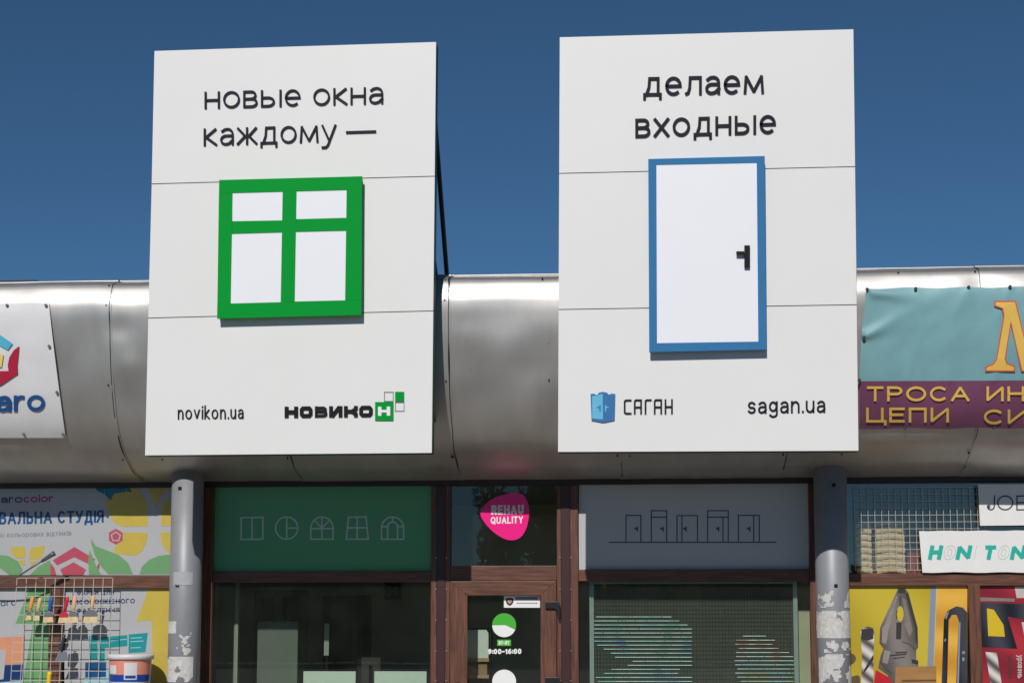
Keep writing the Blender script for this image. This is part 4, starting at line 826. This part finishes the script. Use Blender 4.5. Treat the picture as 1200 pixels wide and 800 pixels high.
for tx, cx in (('Уровень', 1192.5), ('Уклон', 1181)):
    mb = MB()
    Gt = glyphs(tx.lower(), 0, 0, 27, 0, 5, 1.0, .2)
    for ch, ss in Gt:
        for j, (Q, cl) in enumerate(ss): stroke(mb, Q, 1.0, turned(cx, 767), .0006 + j * .0002, .0014, cl)
    mb.build('small_print', 'tool_light' if cx > 1190 else 'tool_dark', T2)

# =================================================================== SHOP SIGN BOARDS
def board(label, pts, Y, t=.012):
    xs = [p[0] for p in pts]; ys = [p[1] for p in pts]; o = thing('name_board', at(sum(xs) / len(xs), max(ys), Y), label, 'sign')
    MB().poly(pts, plane(Y), t).build('board', 'board_white', o); return o
top = [(1077 + i * (1330 - 1077) / 20, 621.8 - .004 * i * 12 + .35 * math.sin(i * 1.9)) for i in range(21)]
bot = [(1330 - i * (1330 - 1081) / 20, 670.3 + .5 * math.sin(i * 1.4)) for i in range(21)]
N1 = board('white name board with slanted turquoise letters in the tool shop window', top + bot, -.075)
mn = plane(-.0872)
for ch, x0, x1, filled in (('H', 1087, 1102.5, 1), ('O', 1104.5, 1118, 0), ('N', 1119.3, 1136.6, 1), ('I', 1141, 1148, 0), ('T', 1151.8, 1164.6, 1), ('O', 1168, 1181.5, 0), ('N', 1183, 1200, 1), ('H', 1204, 1220, 1)):
    gl = glyphs(ch, x0, 655.6, x1, 655.4, 17, 5.0 if filled else .7, slant=.2)
    mb = MB()
    for _, ss in gl:
        for j, (Q, cl) in enumerate(ss): stroke(mb, Q, 4.9 if filled else .7, mn, .002 + j * .0004, 0, cl)
    if not filled and ch == 'O':
        cx_, cy_ = (x0 + x1) / 2 + 1.5, 647
        stroke(mb, [(cx_ + 2.6 * math.cos(a * .3927) - .18 * 4.4 * math.sin(a * .3927), cy_ + 4.4 * math.sin(a * .3927)) for a in range(16)], .7, mn, .002, 0, True)
    mb.build('letter', 'board_teal' if filled else 'board_line', N1)
N2 = board('white name board with thin dark letters high in the tool shop window', [(1146, 567.4), (1330, 566.5), (1330, 614), (1148.5, 615.6)], -.08)
mn2 = plane(-.0922)
for tx, x0, x1 in (('J', 1156.5, 1166), ('O', 1168.5, 1187.5), ('E', 1191, 1203), ('R', 1207, 1219)):
    lettering(N2, 'letter', 'board_ink', tx, x0, 597.8, x1, 597.6, 17.6, 1.5, mn2, .002)

# =================================================================== WIRE GRIDS
def wire_grid(label, xs, ys, Ytop, Ybot, r, zbot_hang=0):
    """welded display mesh: xs, ys in metres"""
    x0, x1, z1, z0 = xs[0], xs[-1], ys[0], ys[-1]
    o = thing('wire_rack', ((x0 + x1) / 2, Ybot, z0), label, 'wire rack'); Yz = lambda z: Ytop + (Ybot - Ytop) * (z1 - z) / (z1 - z0)
    first = None
    for x in xs:
        if first is None: first = MB().tube([(x, Ytop, z1), (x, Ybot, z0)], r, 6).build('wire', 'wire', o); fx = x
        else:
            c = first.copy(); COL.objects.link(c); c.parent = o; c.location = (x - fx, 0, 0)
    first = None
    for z in ys:
        if first is None: first = MB().tube([(x0, Yz(z) - r * 1.6, z), (x1, Yz(z) - r * 1.6, z)], r, 6).build('wire', 'wire', o); fz = z
        else:
            c = first.copy(); COL.objects.link(c); c.parent = o; c.location = (0, Yz(z) - Yz(fz), z - fz)
    return o
YG = -.18
gx = [X(19.5 + 11.25 * i, YG, 690) for i in range(11)]; gz = [Z(676.8, YG, 70) - i * (Z(676.8, YG, 70) - Z(687.6, YG, 70)) for i in range(17)]
wire_grid('square wire rack hung with paint brushes outside the paint shop', gx, gz, YG, YG - .1, .0034)
gx2 = [X(1002 + 8.05 * i, -.035, 640) for i in range(20)]; gz2 = [Z(571 + 8.05 * i, -.035, 1080) for i in range(13)]
wire_grid('fine wire mesh rack on the reflecting window of the tool shop', gx2, gz2, -.035, -.035, .0024)

# =================================================================== THINGS ON THE LEFT RACK
YB = YG - .035
def brush(label, hx0, hy0, hx1, hy1, bx0, bx1, by0, by1, m, by2):
    o = thing('paint_brush', at((bx0 + bx1) / 2, by2, YB), label, 'paint brush', 'paint brushes on the wire rack')
    top, neck = Vector((hx0, hy0)), Vector((hx1, hy1)); P = [at(*(top.lerp(neck, t)), YB) for t in (0, .12, .35, .7, 1)]
    mb = MB(); n = 10; vs = []; fs = []
    for p, r in zip(P, (.011, .018, .021, .016, .017)): vs += [p + Vector((math.cos(k * 2 * math.pi / n) * r, math.sin(k * 2 * math.pi / n) * r * .7, 0)) for k in range(n)]
    for i in range(4): fs += [(i * n + k, i * n + (k + 1) % n, (i + 1) * n + (k + 1) % n, (i + 1) * n + k) for k in range(n)]
    fs += [tuple(range(n)), tuple(range(5 * n - 1, 4 * n - 1, -1))]
    mb.add(vs, fs).build('handle', m, o, smooth=True, fixn=True)
    d = (neck - top); sl = d.x / d.y
    mp = plane(YB + .016); a, b = bx0, bx1; cx = hx1
    MB().poly([(cx - 2, hy1 - .5), (cx + 2, hy1 - .5), (b, by0), (b + sl, by0 + (by1 - by0)), (a + sl, by1), (a, by0)], mp, .032).build('ferrule', 'ferrule' if m != 'brush_red' else 'brush_red', o, bevel=.003)
    MB().poly([(a + sl, by1), (b + sl, by1), (b + 1.0 + sl * 3, by2), (a - 1.2 + sl * 3, by2 + .6)], plane(YB + .013), .026).build('bristles', 'bristle', o)
brush('small paint brush with orange handle, leftmost on the wire rack', 38.3, 699, 35, 715.5, 31, 36, 717, 720.5, 'brush_orange', 726)
brush('small paint brush with orange handle left of the blue one', 47.2, 700, 44.2, 715.5, 40.5, 46, 717, 720.5, 'brush_tan', 726.5)
brush('paint brush with blue handle on the wire rack', 60.5, 699, 57.5, 716.5, 52, 62, 718.5, 722.5, 'brush_blue', 728.5)
brush('paint brush with red handle on the wire rack', 79.3, 698.5, 75.5, 717, 69.5, 80, 719, 723, 'brush_red', 729)
brush('paint brush with tan handle right beside the red one', 87.8, 697.5, 86, 715.5, 81, 91, 717.5, 722, 'brush_tan', 729)
brush('wide paint brush with tan handle, rightmost on the wire rack', 109.4, 697, 107.6, 713.5, 98.5, 114, 717, 722, 'brush_tan', 729)
YT = YG - .06
TW = thing('trowel', at(73, 776, YT), 'steel filling trowel with dark handle below the brushes', 'trowel')
MB().tube([at(75, 743, YT), at(74.5, 747, YT), at(73, 755, YT), at(72.5, 763, YT)], .018, 8, .014).build('handle', 'tool_handle', TW, smooth=True)
MB().poly([(69, 748), (80, 747), (80.5, 756), (76, 763), (68, 762.5)], plane(YT + .03), .01).build('card', 'tool_handle', TW)
MB().poly([(69.5, 762), (78, 762), (80.2, 773.5), (63.5, 775.2)], plane(YT + .004), .008).build('blade', 'steel', TW, bevel=.002)
YW = thing('scraper', at(57, 830, YT), 'yellow handled tool hanging at the foot of the wire rack', 'scraper')
MB().tube([at(58.5, 786.5, YT), at(58, 790, YT), at(57, 800, YT), at(56, 820, YT)], .022, 10, .02).build('handle', 'yellow_plastic', YW, smooth=True)
MB().poly([(51, 820), (61.5, 820), (64, 838), (48, 838)], plane(YT + .004), .006).build('blade', 'steel', YW)
# spot lamp on a thin arm
SL = thing('spot_lamp', at(-20, 697, -.06), 'slim grey spot lamp on a bent arm in front of the flower film', 'lamp')
arm = [at(-22, 698, -.07), at(0, 684.5, -.22), at(20, 675.5, -.3), at(38, 664, -.33), at(50, 656.5, -.34)]
MB().tube(arm, .008, 8).build('arm', 'lamp_grey', SL, smooth=True)
a_, b_ = at(49, 657.2, -.34), at(63.5, 647.8, -.35)
MB().tube([a_, a_.lerp(b_, .2), a_.lerp(b_, .8), b_], .014, 10, .026).build('lamp_head', 'lamp_grey', SL, smooth=True)
# paint bucket on a display stand
YK = -.33
bc = at(152.5, 800, YK); br = abs(X(177, YK, 780) - X(128, YK, 780)) / 2; bz0 = Z(826, YK - br, 150); bz1 = Z(768, YK - br, 150)
DS = thing('display_stand', (bc.x, YK, .12), 'white stand under the paint bucket beside the left column', 'stand')
MB().box(bc.x - .24, bc.x + .24, YK - .2, YK + .2, bz0 - .03, bz0).build('top', 'pvc_white', DS)
MB().box(bc.x - .22, bc.x + .22, YK - .18, YK + .18, .12, bz0 - .031).build('body', 'pvc_white', DS)
BK = thing('paint_bucket', (bc.x, YK, bz0), 'white paint bucket with pink and blue label beside the left column', 'bucket')
h = bz1 - bz0; rz = lambda t: br * (.86 + .12 * t)
def shell(t0, t1, off): return MB().lathe((bc.x, YK, bz0), [(rz(t0) + off, h * t0), (rz(t1) + off, h * t1)], 40)
def sm4(o):
    for p in o.data.polygons: p.use_smooth = len(p.vertices) == 4
    return o
sm4(MB().lathe((bc.x, YK, bz0), [(rz(0) - .01, 0), (rz(0), .01), (rz(1), h), (rz(1), h + .002)], 40).build('body', 'bucket_white', BK))
sm4(MB().lathe((bc.x, YK, bz0), [(br * 1.0, h - .035), (br * 1.07, h - .032), (br * 1.08, h - .004), (br * 1.04, h + .012), (br * .9, h + .012)], 40).build('lid', 'bucket_white', BK))
def wrap(t0, t1, a0, a1, off, m, name):
    vs, fs = [], []; n = 24
    for i in range(n + 1):
        a = a0 + (a1 - a0) * i / n
        for t in (t0, t1): vs.append((bc.x + (rz(t) + off) * math.sin(a), YK - (rz(t) + off) * math.cos(a), bz0 + h * t))
    for i in range(n): fs.append((2 * i, 2 * i + 2, 2 * i + 3, 2 * i + 1))
    MB().add(vs, fs).build(name, m, BK, smooth=True)
tz = lambda py: (Z(py, YK - br, 150) - bz0) / h
wrap(tz(790), tz(772.5), -1.35, 1.45, .002, 'bucket_pink', 'label_band'); wrap(tz(798.5), tz(790.3), -1.35, 1.45, .002, 'bucket_blue', 'label_band'); wrap(tz(796), tz(776), .0, .62, .004, 'bucket_white', 'label_panel'); wrap(tz(794.5), tz(791), .06, .56, .006, 'bucket_blue', 'label_lettering')
wrap(tz(789), tz(779), -1.0, -.42, .004, 'bucket_white', 'label_spot')
hb = [(bc.x + (br * 1.03) * math.sin(a), YK - br * 1.03 * math.cos(a), bz0 + h * .86 - .09 * math.cos(a)) for a in [-1.57 + 3.14 * i / 16 for i in range(17)]]

# =================================================================== LED SCREEN
YS = .16
LS = thing('led_screen', at(812, 812, YS), 'see-through screen of glowing light strips in a silver frame in the shop window', 'screen')
xl, xr = X(691, YS, 740), X(935, YS, 740); zt = Z(681.5, YS); zb_ = .55; fw = X(696, YS) - X(691, YS)
MB().box(xl, xl + fw, YS - .02, YS + .03, zb_, zt).build('frame_post', 'screen_frame', LS); MB().box(xr - fw, xr, YS - .02, YS + .03, zb_, zt).build('frame_post', 'screen_frame', LS)
MB().box(xl + fw, xr - fw, YS - .018, YS + .03, zt - .02, zt).build('frame_rail', 'screen_frame', LS); MB().box(xl + fw, xr - fw, YS - .018, YS + .03, zb_, zb_ + .03).build('frame_rail', 'screen_frame', LS)
flat('screen_back', 74, 76, 70, rough=.8, var=.12, scale=5); flat('screen_bar', 40, 44, 41, rough=.6); flat('screen_dark', 26, 34, 34, rough=.6)
MB().box(xl + fw, xr - fw, YS + .012, YS + .016, zb_ + .03, zt - .021).build('backing', 'screen_back', LS)
mb = MB(); n = 62
for i in range(1, n): x = xl + fw + (xr - xl - 2 * fw) * i / n; mb.box(x - .0025 - .001 * (i % 3), x + .0025, YS + .004, YS + .008, zb_ + .03, zt - .021)
stuff(mb.build('upright_bars', 'screen_bar', LS))
mb = MB(); zz = Z(700, YS); k = 0; dz = Z(700, YS) - Z(704.72, YS)
while zz > zb_ + .05: mb.box(xl + fw, xr - fw, YS + .0085, YS + .0115, zz - .003, zz + .003); zz -= dz
stuff(mb.build('cross_bars', 'screen_bar', LS))
zA = lambda x: 670 + x / 6.153; zB = lambda x: 800 + x / 6.156
rowsL = [(175, 718), (162, 775), (162, 835), (162, 866), (162, 866), (162, 866), (162, 866), (185, 866), (232, 866), (280, 866), (313, 866), (440, 866), (405, 866), (285, 780), (235, 765), (175, 866), (190, 866), (170, 830)]
rowsR = [(435, 600), (385, 665), (380, 650), (405, 690), (385, 770), (385, 802), (375, 802), (380, 802), (395, 802), (380, 802), (395, 802), (420, 800), (430, 800)]
for i, (a, b) in enumerate(rowsL):
    mb = MB(); y = 722.3 + 4.72 * i; p = zA(a)
    while p < zA(b) - .5:
        e = min(zA(b), p + random.uniform(2, 20)); q0, q1 = at(p, y, YS), at(e, y, YS)
        mb.box(q0.x, q1.x, YS - .002, YS + .003, q0.z - .0029, q0.z + .0029); p = e + random.choice((.25, .3, .8))
    mb.build('light_strip', 'led_cool', LS)
for i, (a, b) in enumerate(rowsR):
    mb = MB(); y = 670 + (460 + 29.6 * i) / 6.156; p = zB(a)
    while p < zB(b) - .5:
        e = min(zB(b), p + random.uniform(2, 16)); q0, q1 = at(p, y, YS), at(e, y, YS)
        mb.box(q0.x, q1.x, YS - .002, YS + .003, q0.z - .0029, q0.z + .0029); p = e + random.choice((.25, .3, .8))
    mb.build('light_strip', 'led_warm', LS)

# =================================================================== INSIDE THE SHOP
def std(name, label, cat, px0, px1, py, Y, depth, m, zb0=.16):
    x0, x1 = X(px0, Y, 760), X(px1, Y, 760); z1 = Z(py, Y, (px0 + px1) / 2); o = thing(name, ((x0 + x1) / 2, Y, zb0), label, cat)
    return o, x0, x1, z1
o, x0, x1, z1 = std('cabinet', 'tall grey cabinet standing inside the left shop window', 'cabinet', 301, 349, 727.5, .55, .4, 'cabinet_grey')
MB().box(x0, x1, .57, .95, .16, z1).build('carcass', 'cabinet_grey', o); MB().box(x0 + .004, (x0 + x1) / 2 + .2, .55, .569, .2, z1 - .006).build('door', 'cabinet_grey', o, bevel=.003)
for dx in (.015, x1 - x0 - .03): MB().tube([(x0 + dx + .01, .55, Z(795, .55)), (x0 + dx + .01, .54, Z(795, .55))], .005, 6).build('knob', 'screw', o)
for (a, b, lab) in ((356, 417, 'pale display board left of the other in the shop window'), (439, 500, 'pale display board nearest the door post in the shop window')):
    o, x0, x1, z1 = std('display_board', lab, 'board', a, b, 786, .22, .05, 'board_mint')
    MB().box(x0, x1, .22, .245, .62, z1).build('panel', 'board_mint', o)
    MB().box(x0 + .05, x1 - .05, .246, .3, .16, .7).build('foot', 'pvc_white', o)
o, x0, x1, z1 = std('display_partition', 'grey green partition at the left end of the shop window', 'partition', 251, 275, 683, .5, .05, 'panel_sage')
MB().box(x0 - .12, x1, .5, .54, .16, HZ).build('panel', 'panel_sage', o); MB().box(x1 + .001, x1 + .035, .48, .55, .16, HZ).build('edge_post', 'pvc_white', o)
def sample(label, pxs, pys, Y, m, mull, glassy=True):
    x0, x1 = X(pxs[0], Y, 740), X(pxs[1], Y, 740); z1, z0 = Z(pys[0], Y), .16; o = thing('sample_window', ((x0 + x1) / 2, Y, z0), label, 'window frame'); t = .075
    MB().box(x0, x0 + t, Y, Y + .07, z0, z1).build('stile', m, o); MB().box(x1 - t, x1, Y, Y + .07, z0, z1).build('stile', m, o); MB().box(x0 + t, x1 - t, Y + .001, Y + .069, z1 - t, z1).build('rail', m, o); MB().box(x0 + t, x1 - t, Y + .001, Y + .069, z0, z0 + t).build('rail', m, o)
    for f in mull: xm = x0 + (x1 - x0) * f; MB().box(xm - .045, xm + .045, Y + .002, Y + .068, z0 + t, z1 - t).build('mullion', m, o)
    MB().box(x0 + t, x1 - t, Y + .03, Y + .036, z0 + t, z1 - t).build('pane', 'pane_dark', o)
sample('pale sample window with a centre mullion behind the grey cabinet', (297, 360), (690, 800), 1.6, 'cabinet_grey', (.45,)); sample('dark framed sample door in the middle of the shop window', (378, 434), (697, 800), 2.2, 'dark_frame', ()); sample('low dark sample frame between the pale display boards', (424, 446), (770, 800), .9, 'dark_frame', ())
o = thing('door_profile_sample', at(382, 770, .7), 'short pale upright profile strip in the shop window', 'profile'); q0, q1 = at(380, 730, .7), at(385.2, 767.5, .7); MB().box(q0.x, q1.x, .7, .73, q1.z, q0.z).build('strip', 'pvc_white', o); MB().tube([((q0.x + q1.x) / 2, .725, q1.z), ((q0.x + q1.x) / 2, .725, .16)], .008).build('stand_rod', 'dark_metal', o)
o = thing('wall_sign', at(460, 701, 3.38), 'small dark square sign with a pale letter on the back wall', 'sign'); pw = plane(3.395)
MB().poly(rect(451, 682.5, 470, 702), pw, .04).build('board', 'dark_board', o); mb = MB(); stroke(mb, [(456.5, 687), (456.5, 697)], 2, pw, .004, .04); stroke(mb, [(464.5, 687), (464.5, 697)], 2, pw, .004, .04); stroke(mb, [(456.5, 692), (464.5, 692)], 2, pw, .005, .04); mb.build('letter', 'panel_sage', o)
# desk and chairs deep in the room
o = thing('desk', (X(478, 2.6, 780), 2.6, .16), 'dark desk at the back of the shop behind the display boards', 'desk'); x0, x1 = X(450, 2.6, 780), X(503, 2.6, 780)
MB().box(x0, x1, 2.5, 3.1, .86, .9).build('top', 'dark_frame', o); MB().box(x0, x0 + .05, 2.52, 3.08, .16, .859).build('leg_panel', 'dark_frame', o); MB().box(x1 - .05, x1, 2.52, 3.08, .16, .859).build('leg_panel', 'dark_frame', o)
# shelf behind the door glass
YH = .34; o = thing('shelf_unit', (X(556, YH, 770), YH, .16), 'shelf unit with wooden shelves behind the glass door', 'shelf')
x0, x1 = X(536, YH, 770), X(573, YH, 770)
flat('shelf_wood', 178, 140, 108, rough=.5, var=.15, scale=10, stretch=(.2, 1, 1))
for py in (771, 790.5, 815, 840): z = Z(py, YH); MB().box(x0, x1, YH, YH + .35, z - .03, z).build('shelf', 'shelf_wood', o)
MB().box(x0 - .02, x0 - .001, YH, YH + .36, .16, Z(735, YH)).build('side', 'pvc_white', o); MB().box(x0, x1, YH + .351, YH + .36, .16, Z(735, YH)).build('back', 'cabinet_grey', o)
zs0 = Z(771, YH); bx = thing('carton', ((x0 + x1) / 2, YH, zs0), 'white carton on the top shelf behind the glass door', 'carton')
flat('carton_white', 224, 226, 220, rough=.7); flat('carton_brown', 158, 126, 92, rough=.8)
MB().poly([(549, 737.5), (570, 737.5), (572.3, 741), (572.3, 770.6), (549, 770.6)], plane(YH + .02), .01).build('front', 'carton_white', bx); MB().box(x0 + .04, x1 - .012, YH + .021, YH + .3, zs0, Z(741, YH)).build('body', 'carton_white', bx)
bx = thing('carton', ((x0 + x1) / 2, YH, Z(790.5, YH)), 'brown carton on the shelf below the white carton', 'carton'); MB().box(x0 + .02, x1 - .02, YH + .03, YH + .3, Z(790.5, YH), Z(778, YH)).build('body', 'carton_brown', bx)
o = thing('wall_strip', (X(942, .3, 770), .3, .16), 'pale yellow wall strip between the screen and the right column', 'wall'); MB().box(X(936.5, .3, 770), X(950, .3, 770), .3, .36, .16, HZ).build('board', 'pale_wall', o)

# goods behind the tool shop glass: two piles of folded cloth on a shelf
flat('cloth_beige', 232, 206, 164, rough=.9, var=.12, scale=9, bump=.2, bscale=30); flat('cloth_pale', 214, 206, 192, rough=.9, var=.06); flat('goods_red', 150, 52, 48, rough=.6); flat('goods_dark', 40, 42, 40, rough=.6)
YC = .16; zsh = Z(672, YC, 1040)
SH = thing('window_shelf', (X(1050, YC), YC, zsh - .04), 'shelf behind the upper tool shop window', 'shelf'); MB().box(X(992, YC), X(1150, YC), YC - .06, YC + .55, zsh - .04, zsh).build('board', 'pvc_white', SH)
for bxp in (996, 1145): MB().box(X(bxp, YC), X(bxp, YC) + .03, YC, YC + .5, .16, zsh - .041).build('leg', 'dark_metal', SH)
def fold(x0, x1, z0, z1, m, label, seed):
    o = thing('folded_cloth', ((x0 + x1) / 2, YC, z0), label, 'cloth', 'beige cloths piled in the tool shop window'); n = 14; rs = 6; vs, fs = [], []
    for i in range(n + 1):
        u = i / n; sag = .012 * math.sin(math.pi * u) + .005 * noise.noise((u * 3, seed, 1))
        for j in range(rs + 1):
            a = -math.pi / 2 + math.pi * j / rs; vs.append((x0 + (x1 - x0) * u, YC + .03 - .016 * math.cos(a) * (.8 + .2 * math.sin(math.pi * u)), z0 + (z1 - z0) * (.5 + .5 * math.sin(a)) + sag))
        vs += [(x0 + (x1 - x0) * u, YC + .4, z1 + sag), (x0 + (x1 - x0) * u, YC + .4, z0 + sag)]
    r = rs + 3
    for i in range(n): fs += [(i * r + j, (i + 1) * r + j, (i + 1) * r + (j + 1) % r, i * r + (j + 1) % r) for j in range(r)]
    fs += [tuple(range(r)), tuple(n * r + r - 1 - j for j in range(r))]
    MB().add(vs, fs).build('cloth', m, o, fixn=True)
ORD = ('lowest', 'second lowest', 'third lowest', 'fourth lowest', 'fourth from the top', 'third from the top', 'second from the top')
def pile_label(k, cnt, pile): return ('pale cloth lying on top of the ' + pile) if k == cnt - 1 else 'folded beige cloth, %s in the %s' % (ORD[k], pile)
for (pa, pb, cnt, hgt) in ((1004, 1022, 8, .06), (1027.5, 1061, 8, .062)):
    for k in range(cnt): fold(X(pa, YC), X(pb, YC) - .002 * (k % 3), zsh + .002 + k * hgt, zsh + k * hgt + hgt - .003, 'cloth_beige' if k < cnt - 1 else 'cloth_pale', pile_label(k, cnt, 'narrow pile beside the column' if pa < 1010 else 'wide pile behind the wire mesh'), k + pa)
for (pa, pb, top, m, lab) in ((1064, 1084, 640, 'goods_red', 'dull red box behind the wire mesh beside the beige pile'), (1090, 1128, 634, 'goods_dark', 'dark box on the shelf behind the white name board')):
    o = thing('goods_box', (X((pa + pb) / 2, YC), YC + .1, zsh), lab, 'box'); x0, x1, z1 = X(pa, YC), X(pb, YC), Z(top, YC, 1080)
    MB().box(x0, x1, YC + .05, YC + .35, zsh + .001, z1 - .05).build('body', m, o, bevel=.004); MB().box(x0 - .004, x1 + .004, YC + .046, YC + .354, z1 - .049, z1).build('lid', 'goods_dark', o, bevel=.004)

# =================================================================== ACROSS THE STREET (what the glass reflects)
def mirror(px, py, D): p = at(px, py, D); return Vector((p.x, -D, p.z))
def tree(i, px, D, h, spread, label):
    p = mirror(px, 700, D); base = Vector((p.x, -D, 0)); o = thing('street_tree', base, label, 'tree', 'trees across the street'); rnd = random.Random(i)
    mb = MB(); mb.tube([base, base + Vector((.05, .05, h * .3)), base + Vector((-.08, .1, h * .62))], .2, 9, .09)
    for k in range(6): a = k * 1.05 + i; s = base + Vector((0, 0, h * (.3 + .05 * k))); mb.tube([s, s + Vector((math.cos(a) * spread * .35, math.sin(a) * spread * .35, h * .16)), s + Vector((math.cos(a) * spread * .62, math.sin(a) * spread * .62, h * .3))], .07, 6, .02)
    mb.build('trunk', 'bark', o)
    cl = []
    for k in range(26):
        a, r, z = rnd.uniform(0, 6.28), rnd.random() ** .5 * spread * .78, rnd.uniform(.34, .92); r *= 1.1 - abs(z - .58) * 1.3
        cl.append((base + Vector((math.cos(a) * r, math.sin(a) * r, h * z)), rnd.uniform(.5, 1.0) * spread * .34))
    for mname, part in (('leaf_dark', 0), ('leaf_light', 1)):
        mb = MB()
        for c, r in cl[part::2]:
            for k in range(190):
                d = Vector((rnd.gauss(0, 1), rnd.gauss(0, 1), rnd.gauss(0, .8))); d.normalize(); q = c + d * r * rnd.uniform(.45, 1.05); u = Vector((rnd.gauss(0, 1), rnd.gauss(0, 1), rnd.gauss(0, 1))).normalized() * .13; v = u.orthogonal().normalized() * .07
                mb.add([q - u, q - v, q + u, q + v], [(0, 1, 2, 3)])
        mb.build('crown', mname, o)
for i, (px, D, h, sp, lab) in enumerate(((606, 52, 7.2, 2.6, 'leafy tree across the street, second from the left end of its row'), (640, 58, 8.2, 3.0, 'tallest leafy tree across the street'), (700, 55, 6.4, 2.4, 'leafy tree across the street next to the tallest one'), (430, 60, 6.8, 2.6, 'leafy tree at the left end of the row across the street'), (860, 60, 7.0, 2.6, 'leafy tree across the street near the right end of the row'), (905, 66, 7.6, 2.8, 'leafy tree at the right end of the row across the street'))):
    tree(i, px, D, h, sp, lab)
# clipped greenery added beyond the road so the window glass reflects dark
rnd = random.Random(5); hx0, hx1 = -60, 62; HD = thing('reflection_hedge', (0, -44, 0), 'long clipped greenery added out of view to darken the window reflections', 'reflection_hedge')
mb = MB()
for k in range(150):
    x = hx0 + (hx1 - hx0) * k / 150; mb.tube([(x, -44, 0), (x + rnd.uniform(-.2, .2), -44 + rnd.uniform(-.2, .2), 2.2)], .05, 5, .02)
mb.build('stems', 'bark', HD)['kind'] = 'stuff'
mb = MB()
for k in range(15000):
    q = Vector((rnd.uniform(hx0, hx1), -44 + rnd.uniform(-.9, .9), 3.3 * rnd.random() ** .7 + .15)); q.z *= 1 + .12 * noise.noise((q.x * .3, 0, 0)); u = Vector((rnd.gauss(0, 1), rnd.gauss(0, 1), rnd.gauss(0, 1))).normalized() * .22; v = u.orthogonal().normalized() * .14
    mb.add([q - u, q - v, q + u, q + v], [(0, 1, 2, 3)])
stuff(mb.build('foliage', 'leaf_dark', HD))
vs, fs = [], []; n = 160
for i in range(n + 1):
    x = hx0 + (hx1 - hx0) * i / n; hh = 3.25 * (1 + .12 * noise.noise((x * .3, 0, 0)))
    for (y, z) in ((-.75, .1), (-.8, 1.6), (-.7, hh - .3), (-.3, hh), (.3, hh), (.7, hh - .3), (.8, 1.6), (.75, .1)): vs.append((x, -44 + y * (1 + .25 * noise.noise((x * 1.3, y, z))), z * (1 + .06 * noise.noise((x * 1.7, y, 3)))))
for i in range(n): fs += [(i * 8 + j, (i + 1) * 8 + j, (i + 1) * 8 + (j + 1) % 8, i * 8 + (j + 1) % 8) for j in range(8)]
fs += [tuple(range(8)), tuple(n * 8 + 7 - j for j in range(8))]
MB().add(vs, fs).build('solid_core', 'leaf_dark', HD, fixn=True)  # solid core added so no bright sky shows through the leaves in reflections
